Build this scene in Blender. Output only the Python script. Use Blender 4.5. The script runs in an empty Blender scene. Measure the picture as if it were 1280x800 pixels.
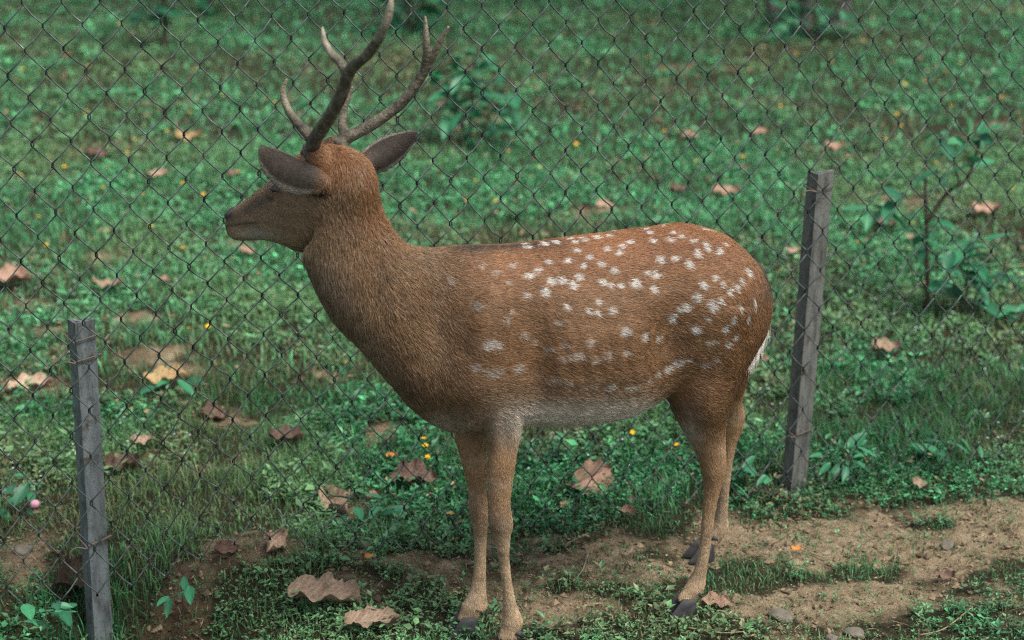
import bpy, bmesh, math, random
import numpy as np
from mathutils import Vector, Matrix
from mathutils.bvhtree import BVHTree

random.seed(7)
rng = np.random.default_rng(11)
scene = bpy.context.scene
COL = scene.collection
rad = math.radians

# ------------------------------------------------------------------ camera
CAM_H, PITCH, FPX = 1.70, rad(20.0), 2200.0
cam_d = bpy.data.cameras.new('camera')
cam = bpy.data.objects.new('camera', cam_d); COL.objects.link(cam)
cam.location = (0, 0, CAM_H)
cam.rotation_euler = (math.pi/2 - PITCH, 0, 0)
cam_d.sensor_width = 36.0
cam_d.lens = FPX/1280*36.0
cam_d.clip_end = 500
cam_d.dof.use_dof = True
cam_d.dof.focus_distance = 3.2
cam_d.dof.aperture_fstop = 3.3
scene.camera = cam
# ------------------------------------------------------------------ world, sun, exposure
SUN_EL, SUN_AZ = rad(58), rad(128)          # azimuth measured from +Y towards +X
world = bpy.data.worlds.new('World'); scene.world = world; world.use_nodes = True
wn = world.node_tree.nodes; wl = world.node_tree.links
sky = wn.new('ShaderNodeTexSky'); sky.sky_type = 'NISHITA'; sky.sun_disc = False
sky.sun_elevation = SUN_EL; sky.sun_rotation = SUN_AZ; sky.air_density = 1.0; sky.dust_density = 3.0
bg = wn['Background']; bg.inputs['Strength'].default_value = 0.10
hsv = wn.new('ShaderNodeHueSaturation'); hsv.inputs['Saturation'].default_value = .40      # overcast: a greyer sky
wl.new(sky.outputs['Color'], hsv.inputs['Color']); wl.new(hsv.outputs['Color'], bg.inputs['Color'])
sd = bpy.data.lights.new('sun', 'SUN'); sd.energy = 2.1; sd.angle = rad(20); sd.color = (1.0, .97, .86)
sun = bpy.data.objects.new('sun', sd); COL.objects.link(sun)
sdir = Vector((math.cos(SUN_EL)*math.sin(SUN_AZ), math.cos(SUN_EL)*math.cos(SUN_AZ), math.sin(SUN_EL)))
sun.rotation_euler = sdir.to_track_quat('Z', 'Y').to_euler(); sun.location = (3, 6, 9)
scene.view_settings.view_transform = 'Standard'; scene.view_settings.look = 'None'
scene.view_settings.gamma = 1.0
scene.view_settings.exposure = 1.27
scene.render.engine = 'CYCLES'
scene.cycles.use_denoising = False; scene.cycles.filter_width = 1.2
scene.cycles.max_bounces = 6; scene.cycles.diffuse_bounces = 3; scene.cycles.glossy_bounces = 2
scene.cycles.transmission_bounces = 3; scene.cycles.caustics_reflective = False; scene.cycles.caustics_refractive = False
try: scene.cycles_curves.shape = 'THICK'
except Exception: pass

# ------------------------------------------------------------------ measuring helpers
SP, CP = math.sin(PITCH), math.cos(PITCH)
EYE = np.array([0, 0, CAM_H])
def ray(px, py):
    X = (px-640)/FPX; Y = -(py-400)/FPX
    return np.array([X, Y*SP + CP, Y*CP - SP])
def ground_at(px, py, z=0.0):
    d = ray(px, py); t = (z-CAM_H)/d[2]
    return EYE + d*t
def on_plane(px, py, p0, n):
    d = ray(px, py); t = np.dot(np.asarray(p0)-EYE, n)/np.dot(d, n)
    return EYE + d*t
def project(P):
    P = np.asarray(P, float); y = P[..., 1]; z = P[..., 2]-CAM_H
    dep = y*CP - z*SP
    up = y*SP + z*CP
    return 640 + FPX*P[..., 0]/dep, 400 - FPX*up/dep

def _hash(ix, iy, s):
    h = (ix.astype(np.int64)*374761393 + iy.astype(np.int64)*668265263 + s*974711) & 0x7fffffff
    h = ((h ^ (h >> 13))*1274126177) & 0x7fffffff
    return ((h ^ (h >> 16)) & 0xffff)/65535.0
def vnoise(x, y, s=0):
    x = np.asarray(x, float); y = np.asarray(y, float)
    ix = np.floor(x); iy = np.floor(y); fx = x-ix; fy = y-iy
    fx = fx*fx*(3-2*fx); fy = fy*fy*(3-2*fy)
    a = _hash(ix, iy, s); b = _hash(ix+1, iy, s); c = _hash(ix, iy+1, s); d = _hash(ix+1, iy+1, s)
    return (a*(1-fx)+b*fx)*(1-fy) + (c*(1-fx)+d*fx)*fy
def fbm(x, y, s=0, o=3):
    v = 0; a = .5; t = 0
    for k in range(o):
        v = v + a*vnoise(x*2**k, y*2**k, s+k*17); t += a; a *= .5
    return v/t
def smooth(a, b, x):
    t = np.clip((np.asarray(x, float)-a)/(b-a), 0, 1); return t*t*(3-2*t)

# ------------------------------------------------------------------ mesh helpers
def np_mesh(name, V, quads=None, tris=None, col=None, smooth_sh=True):
    me = bpy.data.meshes.new(name)
    V = np.asarray(V, np.float32)
    me.vertices.add(len(V)); me.vertices.foreach_set('co', V.ravel())
    loops = []; starts = []; tot = 0
    if quads is not None and len(quads):
        q = np.asarray(quads, np.int32); loops.append(q.ravel()); starts.append(np.arange(len(q))*4); tot = q.size
    if tris is not None and len(tris):
        t = np.asarray(tris, np.int32); loops.append(t.ravel()); starts.append(tot+np.arange(len(t))*3)
    loops = np.concatenate(loops).astype(np.int32); starts = np.concatenate(starts).astype(np.int32)
    me.loops.add(len(loops)); me.loops.foreach_set('vertex_index', loops)
    me.polygons.add(len(starts)); me.polygons.foreach_set('loop_start', starts)
    me.update(calc_edges=True)
    if col is not None:
        at = me.attributes.new('Col', 'FLOAT_COLOR', 'POINT')
        c = np.ones((len(V), 4), np.float32); c[:, :col.shape[1]] = col
        at.data.foreach_set('color', c.ravel())
    me.polygons.foreach_set('use_smooth', np.full(len(starts), smooth_sh))
    me.validate()
    return me
def add(name, me, mat=None, parent=None, loc=None):
    o = bpy.data.objects.new(name, me); COL.objects.link(o)
    if mat is not None and me is not None and not len(me.materials): me.materials.append(mat)
    if parent is not None: o.parent = parent
    if loc is not None: o.location = loc
    return o
def empty(name, loc=(0, 0, 0)):
    o = bpy.data.objects.new(name, None); COL.objects.link(o); o.location = loc; o.empty_display_size = .1
    return o
def tag(o, label=None, cat=None, group=None, kind=None):
    if label: o['label'] = label
    if cat: o['category'] = cat
    if group: o['group'] = group
    if kind: o['kind'] = kind
    return o
def tube_arrays(P, R, sides=8, off=0):
    """tube along points P with radii R; returns verts, quads, tris"""
    P = np.asarray(P, float); n = len(P); R = np.broadcast_to(np.asarray(R, float), (n,))
    T = np.gradient(P, axis=0); T /= np.linalg.norm(T, axis=1)[:, None]+1e-12
    a = np.array([0, 0, 1.0]) if abs(T[0][2]) < .9 else np.array([1.0, 0, 0])
    N = np.zeros_like(P); v = np.cross(T[0], a); v /= np.linalg.norm(v); N[0] = v
    for i in range(1, n):
        v = N[i-1]-T[i]*np.dot(N[i-1], T[i]); N[i] = v/(np.linalg.norm(v)+1e-12)
    B = np.cross(T, N)
    th = np.linspace(0, 2*math.pi, sides, endpoint=False)
    V = (P[:, None, :] + R[:, None, None]*(np.cos(th)[None, :, None]*N[:, None, :]+np.sin(th)[None, :, None]*B[:, None, :])).reshape(-1, 3)
    i = np.arange(n-1)[:, None]*sides; j = np.arange(sides)[None, :]; k = (j+1) % sides
    Q = np.stack([i+j, i+k, i+sides+k, i+sides+j], -1).reshape(-1, 4)
    V = np.vstack([V, P[:1], P[-1:]]); c0 = n*sides; c1 = c0+1
    j = np.arange(sides); k = (j+1) % sides
    Tt = np.vstack([np.stack([k, j, np.full(sides, c0)], -1), np.stack([(n-1)*sides+j, (n-1)*sides+k, np.full(sides, c1)], -1)])
    return V, Q+off, Tt+off
class MB:
    def __init__(s): s.V = []; s.Q = []; s.T = []; s.n = 0
    def put(s, V, Q=None, T=None):
        s.V.append(np.asarray(V, float))
        if Q is not None and len(Q): s.Q.append(np.asarray(Q)+s.n)
        if T is not None and len(T): s.T.append(np.asarray(T)+s.n)
        s.n += len(V)
    def tube(s, P, R, sides=8): s.put(*tube_arrays(P, R, sides))
    def rings(s, rings):
        """closed loft through rings (list of (k,3))"""
        k = len(rings[0]); n = len(rings); V = np.vstack(rings)
        i = np.arange(n-1)[:, None]*k; j = np.arange(k)[None, :]; j2 = (j+1) % k
        Q = np.stack([i+j, i+j2, i+k+j2, i+k+j], -1).reshape(-1, 4)
        V = np.vstack([V, rings[0].mean(0)[None], rings[-1].mean(0)[None]])
        j = np.arange(k); j2 = (j+1) % k
        T = np.vstack([np.stack([j2, j, np.full(k, n*k)], -1), np.stack([(n-1)*k+j, (n-1)*k+j2, np.full(k, n*k+1)], -1)])
        s.put(V, Q, T)
    def mesh(s, name, col=None, smooth_sh=True):
        return np_mesh(name, np.vstack(s.V), np.vstack(s.Q) if s.Q else None, np.vstack(s.T) if s.T else None, col, smooth_sh)
def spline(P, n):
    """Catmull-Rom through the rows of P (any number of columns)"""
    P = np.asarray(P, float); m = len(P)
    E = np.vstack([2*P[0]-P[1], P, 2*P[-1]-P[-2]])
    t = np.linspace(0, m-1, n); i = np.minimum(t.astype(int), m-2); f = (t-i)[:, None]
    a, b, c, d = E[i], E[i+1], E[i+2], E[i+3]
    return .5*((2*b)+(c-a)*f+(2*a-5*b+4*c-d)*f*f+(3*b-a-3*c+d)*f**3)
def remeshed(me, voxel, smooth_it, fac=.5):
    o = bpy.data.objects.new('tmp', me); COL.objects.link(o)
    m = o.modifiers.new('r', 'REMESH'); m.mode = 'VOXEL'; m.voxel_size = voxel
    m = o.modifiers.new('s', 'SMOOTH'); m.factor = fac; m.iterations = smooth_it
    dg = bpy.context.evaluated_depsgraph_get(); dg.update()
    out = bpy.data.meshes.new_from_object(o.evaluated_get(dg))
    bpy.data.objects.remove(o)
    out.polygons.foreach_set('use_smooth', np.ones(len(out.polygons), bool))
    return out
def mesh_np(me):
    v = np.empty(len(me.vertices)*3, np.float32); me.vertices.foreach_get('co', v)
    n = np.empty(len(me.vertices)*3, np.float32); me.vertices.foreach_get('normal', n)
    me.calc_loop_triangles(); t = np.empty(len(me.loop_triangles)*3, np.int32); me.loop_triangles.foreach_get('vertices', t)
    return v.reshape(-1, 3).astype(float), n.reshape(-1, 3).astype(float), t.reshape(-1, 3)
def set_col(me, col):
    at = me.attributes.new('Col', 'FLOAT_COLOR', 'POINT')
    c = np.ones((len(me.vertices), 4), np.float32); c[:, :3] = col
    at.data.foreach_set('color', c.ravel())

# ------------------------------------------------------------------ materials
def new_mat(name):
    m = bpy.data.materials.new(name); m.use_nodes = True
    return m, m.node_tree.nodes, m.node_tree.links, m.node_tree.nodes['Principled BSDF']
def ramp(n, stops):
    r = n.new('ShaderNodeValToRGB'); e = r.color_ramp.elements
    while len(e) < len(stops): e.new(.5)
    for x, (p, c) in zip(e, stops): x.position = p; x.color = (*c, 1)
    return r
def noise(n, l, scale, detail=4, rough=.6, coord=None):
    t = n.new('ShaderNodeTexNoise'); t.inputs['Scale'].default_value = scale
    t.inputs['Detail'].default_value = detail; t.inputs['Roughness'].default_value = rough
    if coord is not None: l.new(coord, t.inputs['Vector'])
    return t
def bump(n, l, b, height, strength, dist):
    k = n.new('ShaderNodeBump'); k.inputs['Strength'].default_value = strength; k.inputs['Distance'].default_value = dist
    l.new(height, k.inputs['Height']); l.new(k.outputs['Normal'], b.inputs['Normal']); return k
def mixc(n, l, a, b, fac, mode='MIX'):
    m = n.new('ShaderNodeMix'); m.data_type = 'RGBA'; m.blend_type = mode
    for s, v in ((m.inputs[6], a), (m.inputs[7], b), (m.inputs[0], fac)):
        if hasattr(v, 'links'): l.new(v, s)
        elif isinstance(v, tuple): s.default_value = (*v, 1)
        else: s.default_value = v
    return m.outputs[2]
def leaf_mat(name, rough=.5, trans=.3, spec=.35):
    m, n, l, b = new_mat(name)
    a = n.new('ShaderNodeAttribute'); a.attribute_name = 'Col'
    l.new(a.outputs['Color'], b.inputs['Base Color']); b.inputs['Roughness'].default_value = rough
    b.inputs['Specular IOR Level'].default_value = spec
    if trans:
        t = n.new('ShaderNodeBsdfTranslucent'); l.new(a.outputs['Color'], t.inputs['Color'])
        x = n.new('ShaderNodeMixShader'); x.inputs[0].default_value = trans
        l.new(b.outputs[0], x.inputs[1]); l.new(t.outputs[0], x.inputs[2])
        l.new(x.outputs[0], n['Material Output'].inputs['Surface'])
    return m
M_GRASS = leaf_mat('grass_blades', .5, .25, .3)
M_WEED = leaf_mat('weed_leaves', .45, .22, .35)
M_FLOWER = leaf_mat('petals', .6, .2, .2)
M_LITTER = leaf_mat('litter', .85, .0, .15)

def dead_leaf_mat(name, c1, c2, c3):
    m, n, l, b = new_mat(name)
    tc = n.new('ShaderNodeTexCoord'); oi = n.new('ShaderNodeObjectInfo')
    t = noise(n, l, 9, 5, .65, tc.outputs['Generated']); r = ramp(n, [(.3, c1), (.5, c2), (.72, c3)]); l.new(t.outputs['Fac'], r.inputs[0])
    t2 = noise(n, l, 40, 3, .6, tc.outputs['Generated']); r2 = ramp(n, [(.35, (.6, .6, .6)), (.6, (1, 1, 1))]); l.new(t2.outputs['Fac'], r2.inputs[0])
    c = mixc(n, l, r.outputs[0], r2.outputs[0], .7, 'MULTIPLY')
    mv = n.new('ShaderNodeMapRange'); l.new(oi.outputs['Random'], mv.inputs['Value']); mv.inputs['To Min'].default_value = .75; mv.inputs['To Max'].default_value = 1.2
    c = mixc(n, l, c, mv.outputs[0], 1.0, 'MULTIPLY')
    av = n.new('ShaderNodeAttribute'); av.attribute_name = 'Col'; c = mixc(n, l, c, av.outputs['Color'], .75, 'MULTIPLY')
    l.new(c, b.inputs['Base Color']); b.inputs['Roughness'].default_value = .75; b.inputs['Specular IOR Level'].default_value = .25
    bump(n, l, b, t2.outputs['Fac'], .4, .004)
    return m
M_DL = {
 'tan': dead_leaf_mat('dry_leaf_tan', (.24, .16, .11), (.38, .27, .19), (.48, .36, .27)),
 'pink': dead_leaf_mat('dry_leaf_pinkish', (.24, .145, .10), (.36, .225, .16), (.45, .30, .22)),
 'brown': dead_leaf_mat('dry_leaf_brown', (.09, .055, .042), (.17, .105, .08), (.25, .17, .13)),
 'yellow': dead_leaf_mat('dry_leaf_yellow', (.26, .17, .08), (.36, .25, .12), (.42, .31, .18)),
 'dark': dead_leaf_mat('dry_leaf_dark', (.045, .03, .025), (.085, .055, .042), (.13, .09, .07)),
 'orange': dead_leaf_mat('dry_leaf_orange', (.45, .16, .04), (.6, .24, .06), (.6, .3, .1)),
}

# ------------------------------------------------------------------ ground
A_F = rad(17.6)                       # fence direction
FU = np.array([math.cos(A_F), math.sin(A_F), 0]); FN = np.array([-math.sin(A_F), math.cos(A_F), 0])
FP0 = np.array([.087, 3.345, 0])
FEET = {'nf': (632, 820), 'ff': (582, 791), 'nh': (852, 769), 'fh': (872, 700)}
FEETG = {k: ground_at(*v) for k, v in FEET.items()}
def gheight(x, y):
    x = np.asarray(x, float); y = np.asarray(y, float)
    h = (fbm(x*1.3+7, y*1.3, 3, 2)-.5)*.035*smooth(2.0, 5, y) + (fbm(x*5, y*5, 9, 3)-.5)*.03
    h += (fbm(x*1.1, y*1.1, 31, 2)-.5)*.03
    damp = np.zeros_like(h)
    for g in FEETG.values(): damp = np.maximum(damp, np.exp(-((x-g[0])**2+(y-g[1])**2)/.09**2))
    h = h*(1-damp)
    # washed-out hollow by the left post
    h -= .17*np.exp(-((((x+.80)/.20)**2+((y-2.99)/.19)**2)**1.5))
    h -= .07*np.exp(-(((x+.56)/.12)**2+((y-2.97)/.10)**2))
    h -= .05*np.exp(-(((x+.9)/.5)**2+((y-2.6)/.25)**2))
    # raised turf edge behind the hollow
    h += .035*np.exp(-(((x+.50)/.22)**2+((y-3.22)/.10)**2))
    h += .25*smooth(11, 40, y)
    return h
# (px, py, rx, ry, strength) bare earth as measured, laid out on the ground
BARE = [(1050,682,160,34,1.25),(1200,665,150,36,1.25),(960,668,70,20,1.2),(1005,755,125,24,1.2),(1105,745,70,26,1),(1255,640,60,22,1),(1150,700,120,25,.8),
        (770,715,130,34,.9),(560,712,150,28,.6),(700,762,120,26,.8),(450,735,75,24,.45),(320,700,70,26,.7),(235,735,45,36,.75),(640,690,120,18,.7),(860,700,50,22,.7),
        (993,630,36,13,1.1),(240,470,40,10,.7),(60,420,70,10,.3),(300,300,60,8,.4),(700,240,90,8,.35),(1000,200,100,8,.35),(420,90,80,8,.3),(185,455,60,15,.75),(45,485,50,18,.6),(95,440,50,14,.45),(160,402,45,10,.7),(55,385,60,12,.5),(1120,255,150,35,.25),(1220,165,90,25,.35),(760,270,70,12,.2),(480,545,30,12,.8),
        (285,525,40,16,.5),(180,575,30,16,.5),(330,570,40,10,.4),(20,700,60,60,.5),(430,650,40,22,.5),(960,470,40,14,.3),(640,150,60,16,.35),(880,90,80,14,.3),(150,320,80,20,.35),(420,470,40,10,.3)]
TUFT = [(1070,715,36,13),(925,730,52,15),(1225,736,52,20),(1165,656,42,11),(850,740,30,14),(560,690,40,12),(480,690,50,14),(1080,790,80,14),(880,792,60,10),(1240,785,60,16),
        (690,690,35,10),(600,760,25,10),(330,765,70,18),(520,770,50,14),(740,650,200,12),(960,630,120,14),(1180,620,90,10),(750,790,60,12),(240,660,30,14),(380,660,40,12),(700,735,22,9),(775,745,30,10),(640,722,40,9),(800,700,34,8),(480,722,30,9)]
def bareness(x, y):
    px, py = project(np.stack([x, y, np.zeros_like(x)], -1))
    b = np.zeros_like(px)
    for cx, cy, rx, ry, s in BARE:
        b = np.maximum(b, s*np.exp(-(((px-cx)/rx)**2+((py-cy)/ry)**2)**1.3))
    for cx, cy, rx, ry in TUFT:
        b = b*(1-.95*np.exp(-(((px-cx)/rx)**2+((py-cy)/ry)**2)**1.5))
    n = fbm(x*9, y*9, 41, 3)
    front = smooth(.05, -.1, (x-FP0[0])*FN[0]+(y-FP0[1])*FN[1])
    b = b + (n-.5)*(.75+.45*front) + (fbm(x*24, y*24, 43, 2)-.5)*.45 + .07*front
    b = b + .9*(fbm(x*2.3+3, y*2.3, 77, 3)-.66).clip(0, 1)
    return np.clip(b, 0, 1)
def axis(near0, near1, step, far0, far1, g=1.25):
    a = list(np.arange(near0, near1+1e-6, step))
    s = step; v = near1
    while v < far1: s *= g; v += s; a.append(v)
    s = step; v = near0; lo = []
    while v > far0: s *= g; v -= s; lo.append(v)
    return np.array(lo[::-1]+a)
gx = axis(-1.5, 1.7, .010, -120, 120); gy = axis(2.35, 3.75, .010, -60, 220, 1.05)
GX, GY = np.meshgrid(gx, gy); GZ = gheight(GX, GY)
nx, ny = len(gx), len(gy)
gb = bareness(GX.ravel(), GY.ravel())
i = np.arange(ny-1)[:, None]*nx; j = np.arange(nx-1)[None, :]
quads = np.stack([i+j, i+j+1, i+nx+j+1, i+nx+j], -1).reshape(-1, 4)
lush = np.maximum(smooth(-.15, .25, np.abs(GX)-(.291*(GY*CP+.58)+.45+.20*np.clip(GY-3.4, 0, None))), smooth(14.2, 15, GY)).ravel()   # turf too far out to be built blade by blade
damp_ = np.clip(np.exp(-(((GX+.70)/.42)**2+((GY-2.95)/.30)**2))*1.2+smooth(.48, .7, fbm(GX*4+2, GY*4, 57, 3))*.6*smooth(.55, .25, GX), 0, 1).ravel()   # moist dark soil
footd = np.max([np.exp(-((GX-g[0])**2+(GY-g[1])**2)/.05**2) for g in FEETG.values()], axis=0)
GZ = GZ + ((fbm(GX*22, GY*22, 5, 3)-.5)*.020+(fbm(GX*55, GY*55, 6, 2)-.5)*.010)*np.clip(gb.reshape(GX.shape)*1.3, .3, 1)*smooth(4.6, 3.8, GY)*(1-footd)
gme = np_mesh('ground', np.stack([GX.ravel(), GY.ravel(), GZ.ravel()], -1), quads, None, np.stack([gb, lush, damp_], -1))
m, n, l, b = new_mat('earth')
at = n.new('ShaderNodeAttribute'); at.attribute_name = 'Col'
sep = n.new('ShaderNodeSeparateColor'); l.new(at.outputs['Color'], sep.inputs[0])
tc = n.new('ShaderNodeTexCoord')
t1 = noise(n, l, 26, 8, .7, tc.outputs['Object']); r1 = ramp(n, [(.3, (.14, .105, .066)), (.5, (.28, .215, .138)), (.68, (.40, .32, .215))]); l.new(t1.outputs['Fac'], r1.inputs[0])
t2 = noise(n, l, 190, 6, .7, tc.outputs['Object']); r2 = ramp(n, [(.32, (.45, .42, .40)), (.55, (1, 1, 1))]); l.new(t2.outputs['Fac'], r2.inputs[0])
dry = mixc(n, l, r1.outputs[0], r2.outputs[0], .8, 'MULTIPLY')
t3 = noise(n, l, 40, 6, .7, tc.outputs['Object']); r3 = ramp(n, [(.3, (.020, .018, .011)), (.55, (.042, .036, .021)), (.75, (.075, .062, .038))]); l.new(t3.outputs['Fac'], r3.inputs[0])
t4 = noise(n, l, 3.5, 6, .7, tc.outputs['Object'])
ma = n.new('ShaderNodeMath'); ma.operation = 'MULTIPLY_ADD'; l.new(t1.outputs['Fac'], ma.inputs[0]); ma.inputs[1].default_value = .5; l.new(sep.outputs[0], ma.inputs[2])
mr = n.new('ShaderNodeMapRange'); l.new(ma.outputs[0], mr.inputs['Value']); mr.inputs['From Min'].default_value = .5; mr.inputs['From Max'].default_value = .85
wet = mixc(n, l, dry, (.30, .27, .24), sep.outputs[2], 'MULTIPLY')
c = mixc(n, l, r3.outputs[0], wet, mr.outputs[0])
tg = ramp(n, [(.35, (.02, .05, .02)), (.5, (.035, .13, .055)), (.68, (.07, .19, .08))]); l.new(t1.outputs['Fac'], tg.inputs[0])
c = mixc(n, l, c, tg.outputs[0], sep.outputs[1])
l.new(c, b.inputs['Base Color']); b.inputs['Roughness'].default_value = .95; b.inputs['Specular IOR Level'].default_value = .1
bump(n, l, b, t2.outputs['Fac'], 1.0, .012)
M_EARTH = m
tag(add('ground', gme, M_EARTH), 'earthen paddock ground with bare tan soil patches', None, None, 'structure')

# ------------------------------------------------------------------ grass and low weeds (nobody could count them)
def view_points(n, y0, y1, margin=.45, power=1.0):
    y = y0 + (y1-y0)*rng.random(n*2)**power
    hw = .291*(y*CP+.58)+margin+.20*np.clip(y-3.4, 0, None)
    keep = rng.random(len(y)) < hw/hw.max()
    y = y[keep][:n]; hw = hw[keep][:n]
    x = (rng.random(len(y))*2-1)*hw
    return x, y
def greens(n, base, var, warm=.12):
    c = np.array(base)[None, :]*np.exp(rng.normal(-.05, var*1.25, (n, 1)))
    t = rng.random((n, 1)); c = c*(1-warm*t)+np.array([[.10, .17, .04]])*warm*t
    dead = rng.random(n) < .04
    c[dead] = np.array([.22, .17, .09])*rng.uniform(.6, 1.2, (dead.sum(), 1))
    return c
def lawn_tint(c, x, y):
    t = smooth(.46, .74, fbm(x*1.7+11, y*1.7, 91, 3))[:, None]*.70       # paler, drier patches
    c = c*(1-t)+np.array([[.13, .225, .095]])*t*np.exp(rng.normal(0, .3, (len(c), 1)))
    d = smooth(.50, .70, fbm(x*2.6, y*2.6+4, 95, 3))[:, None]*(rng.random((len(c), 1)) < .5)*.8
    return c*(1-d)+np.array([[.14, .12, .065]])*d*np.exp(rng.normal(0, .35, (len(c), 1)))
def blades(x, y, h, w, base, var=.3, lean=.7):
    n = len(x); z = gheight(x, y)-.004
    az = rng.random(n)*2*math.pi; tilt = np.abs(rng.normal(0, .45, n))*lean
    d = np.stack([np.cos(az), np.sin(az), np.zeros(n)], -1)
    s = np.stack([-np.sin(az), np.cos(az), np.zeros(n)], -1)
    tw = rng.normal(0, .5, n)[:, None]; s = s*np.cos(tw)+d*np.sin(tw)
    p0 = np.stack([x, y, z], -1); up = np.array([[0, 0, 1.0]])
    h = h[:, None]; w = w[:, None]; t = tilt[:, None]
    p1 = p0+up*h*.5*np.cos(t*.6)+d*h*.5*np.sin(t*.6)
    p2 = p1+up*h*.5*np.cos(t*1.7)+d*h*.5*np.sin(t*1.7)
    V = np.stack([p0-s*w*.4, p0+s*w*.4, p1-s*w*.5, p1+s*w*.5, p2], 1).reshape(-1, 3)
    k = np.arange(n)[:, None]*5
    Q = k+np.array([[0, 1, 3, 2]]); T = k+np.array([[2, 3, 4]])
    c = lawn_tint(greens(n, base, var), x, y)
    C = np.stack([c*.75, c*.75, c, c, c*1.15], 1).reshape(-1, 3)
    return V, Q, T, C
def leaves(p, d, nrm, L, W, col, fold=.25, droop=.15):
    n = len(p); s = np.cross(d, nrm); s /= np.linalg.norm(s, axis=1)[:, None]+1e-9
    L = L[:, None]; W = W[:, None]
    mid = p+d*L*.45-nrm*W*fold
    V = np.stack([p, p+d*L*.42+s*W*.5, mid, p+d*L*.42-s*W*.5, p+d*L-nrm*L*droop], 1).reshape(-1, 3)
    k = np.arange(n)[:, None]*5
    T = np.concatenate([k+np.array([[0, 2, 1]]), k+np.array([[1, 2, 4]]), k+np.array([[0, 3, 2]]), k+np.array([[2, 3, 4]])])
    C = np.stack([col*.9, col*1.05, col*.85, col*1.05, col*1.1], 1).reshape(-1, 3)
    return V, T, C
def weeds(x, y, size, nl, base, var=.3, hgt=1.0):
    m = len(x); k = rng.integers(nl[0], nl[1]+1, m); idx = np.repeat(np.arange(m), k); n = len(idx)
    st = np.concatenate([np.arange(q) for q in k])
    az = st*2.4+rng.random(m)[idx]*6.28+rng.normal(0, .3, n); el = rng.uniform(-.05, .9, n)
    d = np.stack([np.cos(az)*np.cos(el), np.sin(az)*np.cos(el), np.sin(el)], -1)
    nr = np.stack([-np.cos(az)*np.sin(el), -np.sin(az)*np.sin(el), np.cos(el)], -1)
    nr = nr+rng.normal(0, .25, nr.shape); nr /= np.linalg.norm(nr, axis=1)[:, None]
    S = size[idx]*rng.uniform(.6, 1.15, n)
    p = np.stack([x, y, gheight(x, y)], -1)[idx]
    p[:, 2] += size[idx]*hgt*rng.uniform(.1, 1.1, n)
    p += d*S[:, None]*.15
    pc = np.exp(rng.normal(0, var, m))[idx]
    c = lawn_tint(greens(n, base, var*.6, .1)*pc[:, None], p[:, 0], p[:, 1])
    return leaves(p, d, nr, S, S*rng.uniform(.4, .65, n), c)
def stuff_mesh(name, parts, mat, label, cat):
    V = []; Q = []; T = []; C = []; o = 0
    for p in parts:
        if len(p) == 4: v, q, t, c = p; Q.append(q+o)
        else: v, t, c = p
        T.append(t+o); V.append(v); C.append(c); o += len(v)
    me = np_mesh(name, np.vstack(V), np.vstack(Q) if Q else None, np.vstack(T), np.vstack(C).clip(0, 1), False)
    return tag(add(name, me, mat), label, cat, None, 'stuff')
def fence_side(x, y): return (x-FP0[0])*FN[0]+(y-FP0[1])*FN[1]
def thin(x, y, lo=.12, hi=.70):
    b = bareness(x, y); k = rng.random(len(x)) > smooth(lo, hi, b); return x[k], y[k]
G1 = (.032, .140, .056)     # cool emerald grass
G2 = (.036, .180, .076)     # weed leaves
G3 = (.066, .240, .108)     # the open lawn beyond
gp = []
x, y = thin(*view_points(115000, 2.45, 4.3)); fs = fence_side(x, y)
hh = rng.uniform(.02, .05, len(x))*(1+.45*np.exp(-((fs-.12)/.13)**2)+.25*smooth(.1, .5, fs)); hh *= (.5+.9*smooth(.3, .75, fbm(x*7, y*7, 12, 2)))*(.55+.45*smooth(-.08, .06, fs))*(1-.55*smooth(.05, .6, bareness(x, y)))
gp.append(blades(x, y, hh, rng.uniform(.0011, .0026, len(x)), G1, .45, 1.3))
x, y = thin(*view_points(76000, 4.2, 6.6), .3, .6)
gp.append(blades(x, y, rng.uniform(.03, .065, len(x))*(.6+.8*fbm(x*4, y*4, 12, 2))*.75, rng.uniform(.0025, .005, len(x)), G3, .35, 1.3))
x, y = thin(*view_points(175000, 6.5, 15), .35, .7)
gp.append(blades(x, y, rng.uniform(.02, .055, len(x)), rng.uniform(.004, .008, len(x)), G3, .35, 1.5))
# sparse blades growing through the bare earth
x, y = view_points(16000, 2.5, 3.5); k = fbm(x*13, y*13, 99, 2) > .52; x = x[k]; y = y[k]
gp.append(blades(x, y, rng.uniform(.012, .03, len(x)), rng.uniform(.0015, .003, len(x)), G1, .35, 1.2))
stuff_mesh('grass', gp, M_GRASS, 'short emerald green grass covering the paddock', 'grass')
G4 = (.068, .260, .118)
wp = []
def patchy(x, y, s, th): k = fbm(x*3.1, y*3.1, s, 3) > th; return x[k], y[k]
x, y = thin(*patchy(*view_points(30000, 2.5, 4.3), 61, .47), .10, .55); fs = fence_side(x, y)
wp.append(weeds(x, y, rng.uniform(.006, .012, len(x))*(1+.35*smooth(0, .3, fs))*np.where(rng.random(len(x)) < .07, 1.9, 1), (4, 8), G2, .35, 2.2))
x, y = thin(*patchy(*view_points(21000, 4.2, 6.6), 61, .45), .3, .55)
wp.append(weeds(x, y, rng.uniform(.009, .020, len(x)), (5, 8), G4, .38, 1.2))
x, y = thin(*patchy(*view_points(34000, 6.5, 15), 61, .43), .35, .6)
wp.append(weeds(x, y, rng.uniform(.014, .032, len(x)), (5, 8), G4, .38, 1.0))
x, y = view_points(16000, 2.45, 3.8); k = (fbm(x*9+1, y*9, 64, 3) > .50) & (bareness(x, y) > .2); x = x[k]; y = y[k]
wp.append(weeds(x, y, rng.uniform(.0035, .0075, len(x)), (3, 6), G2, .4, 1.6))
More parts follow.
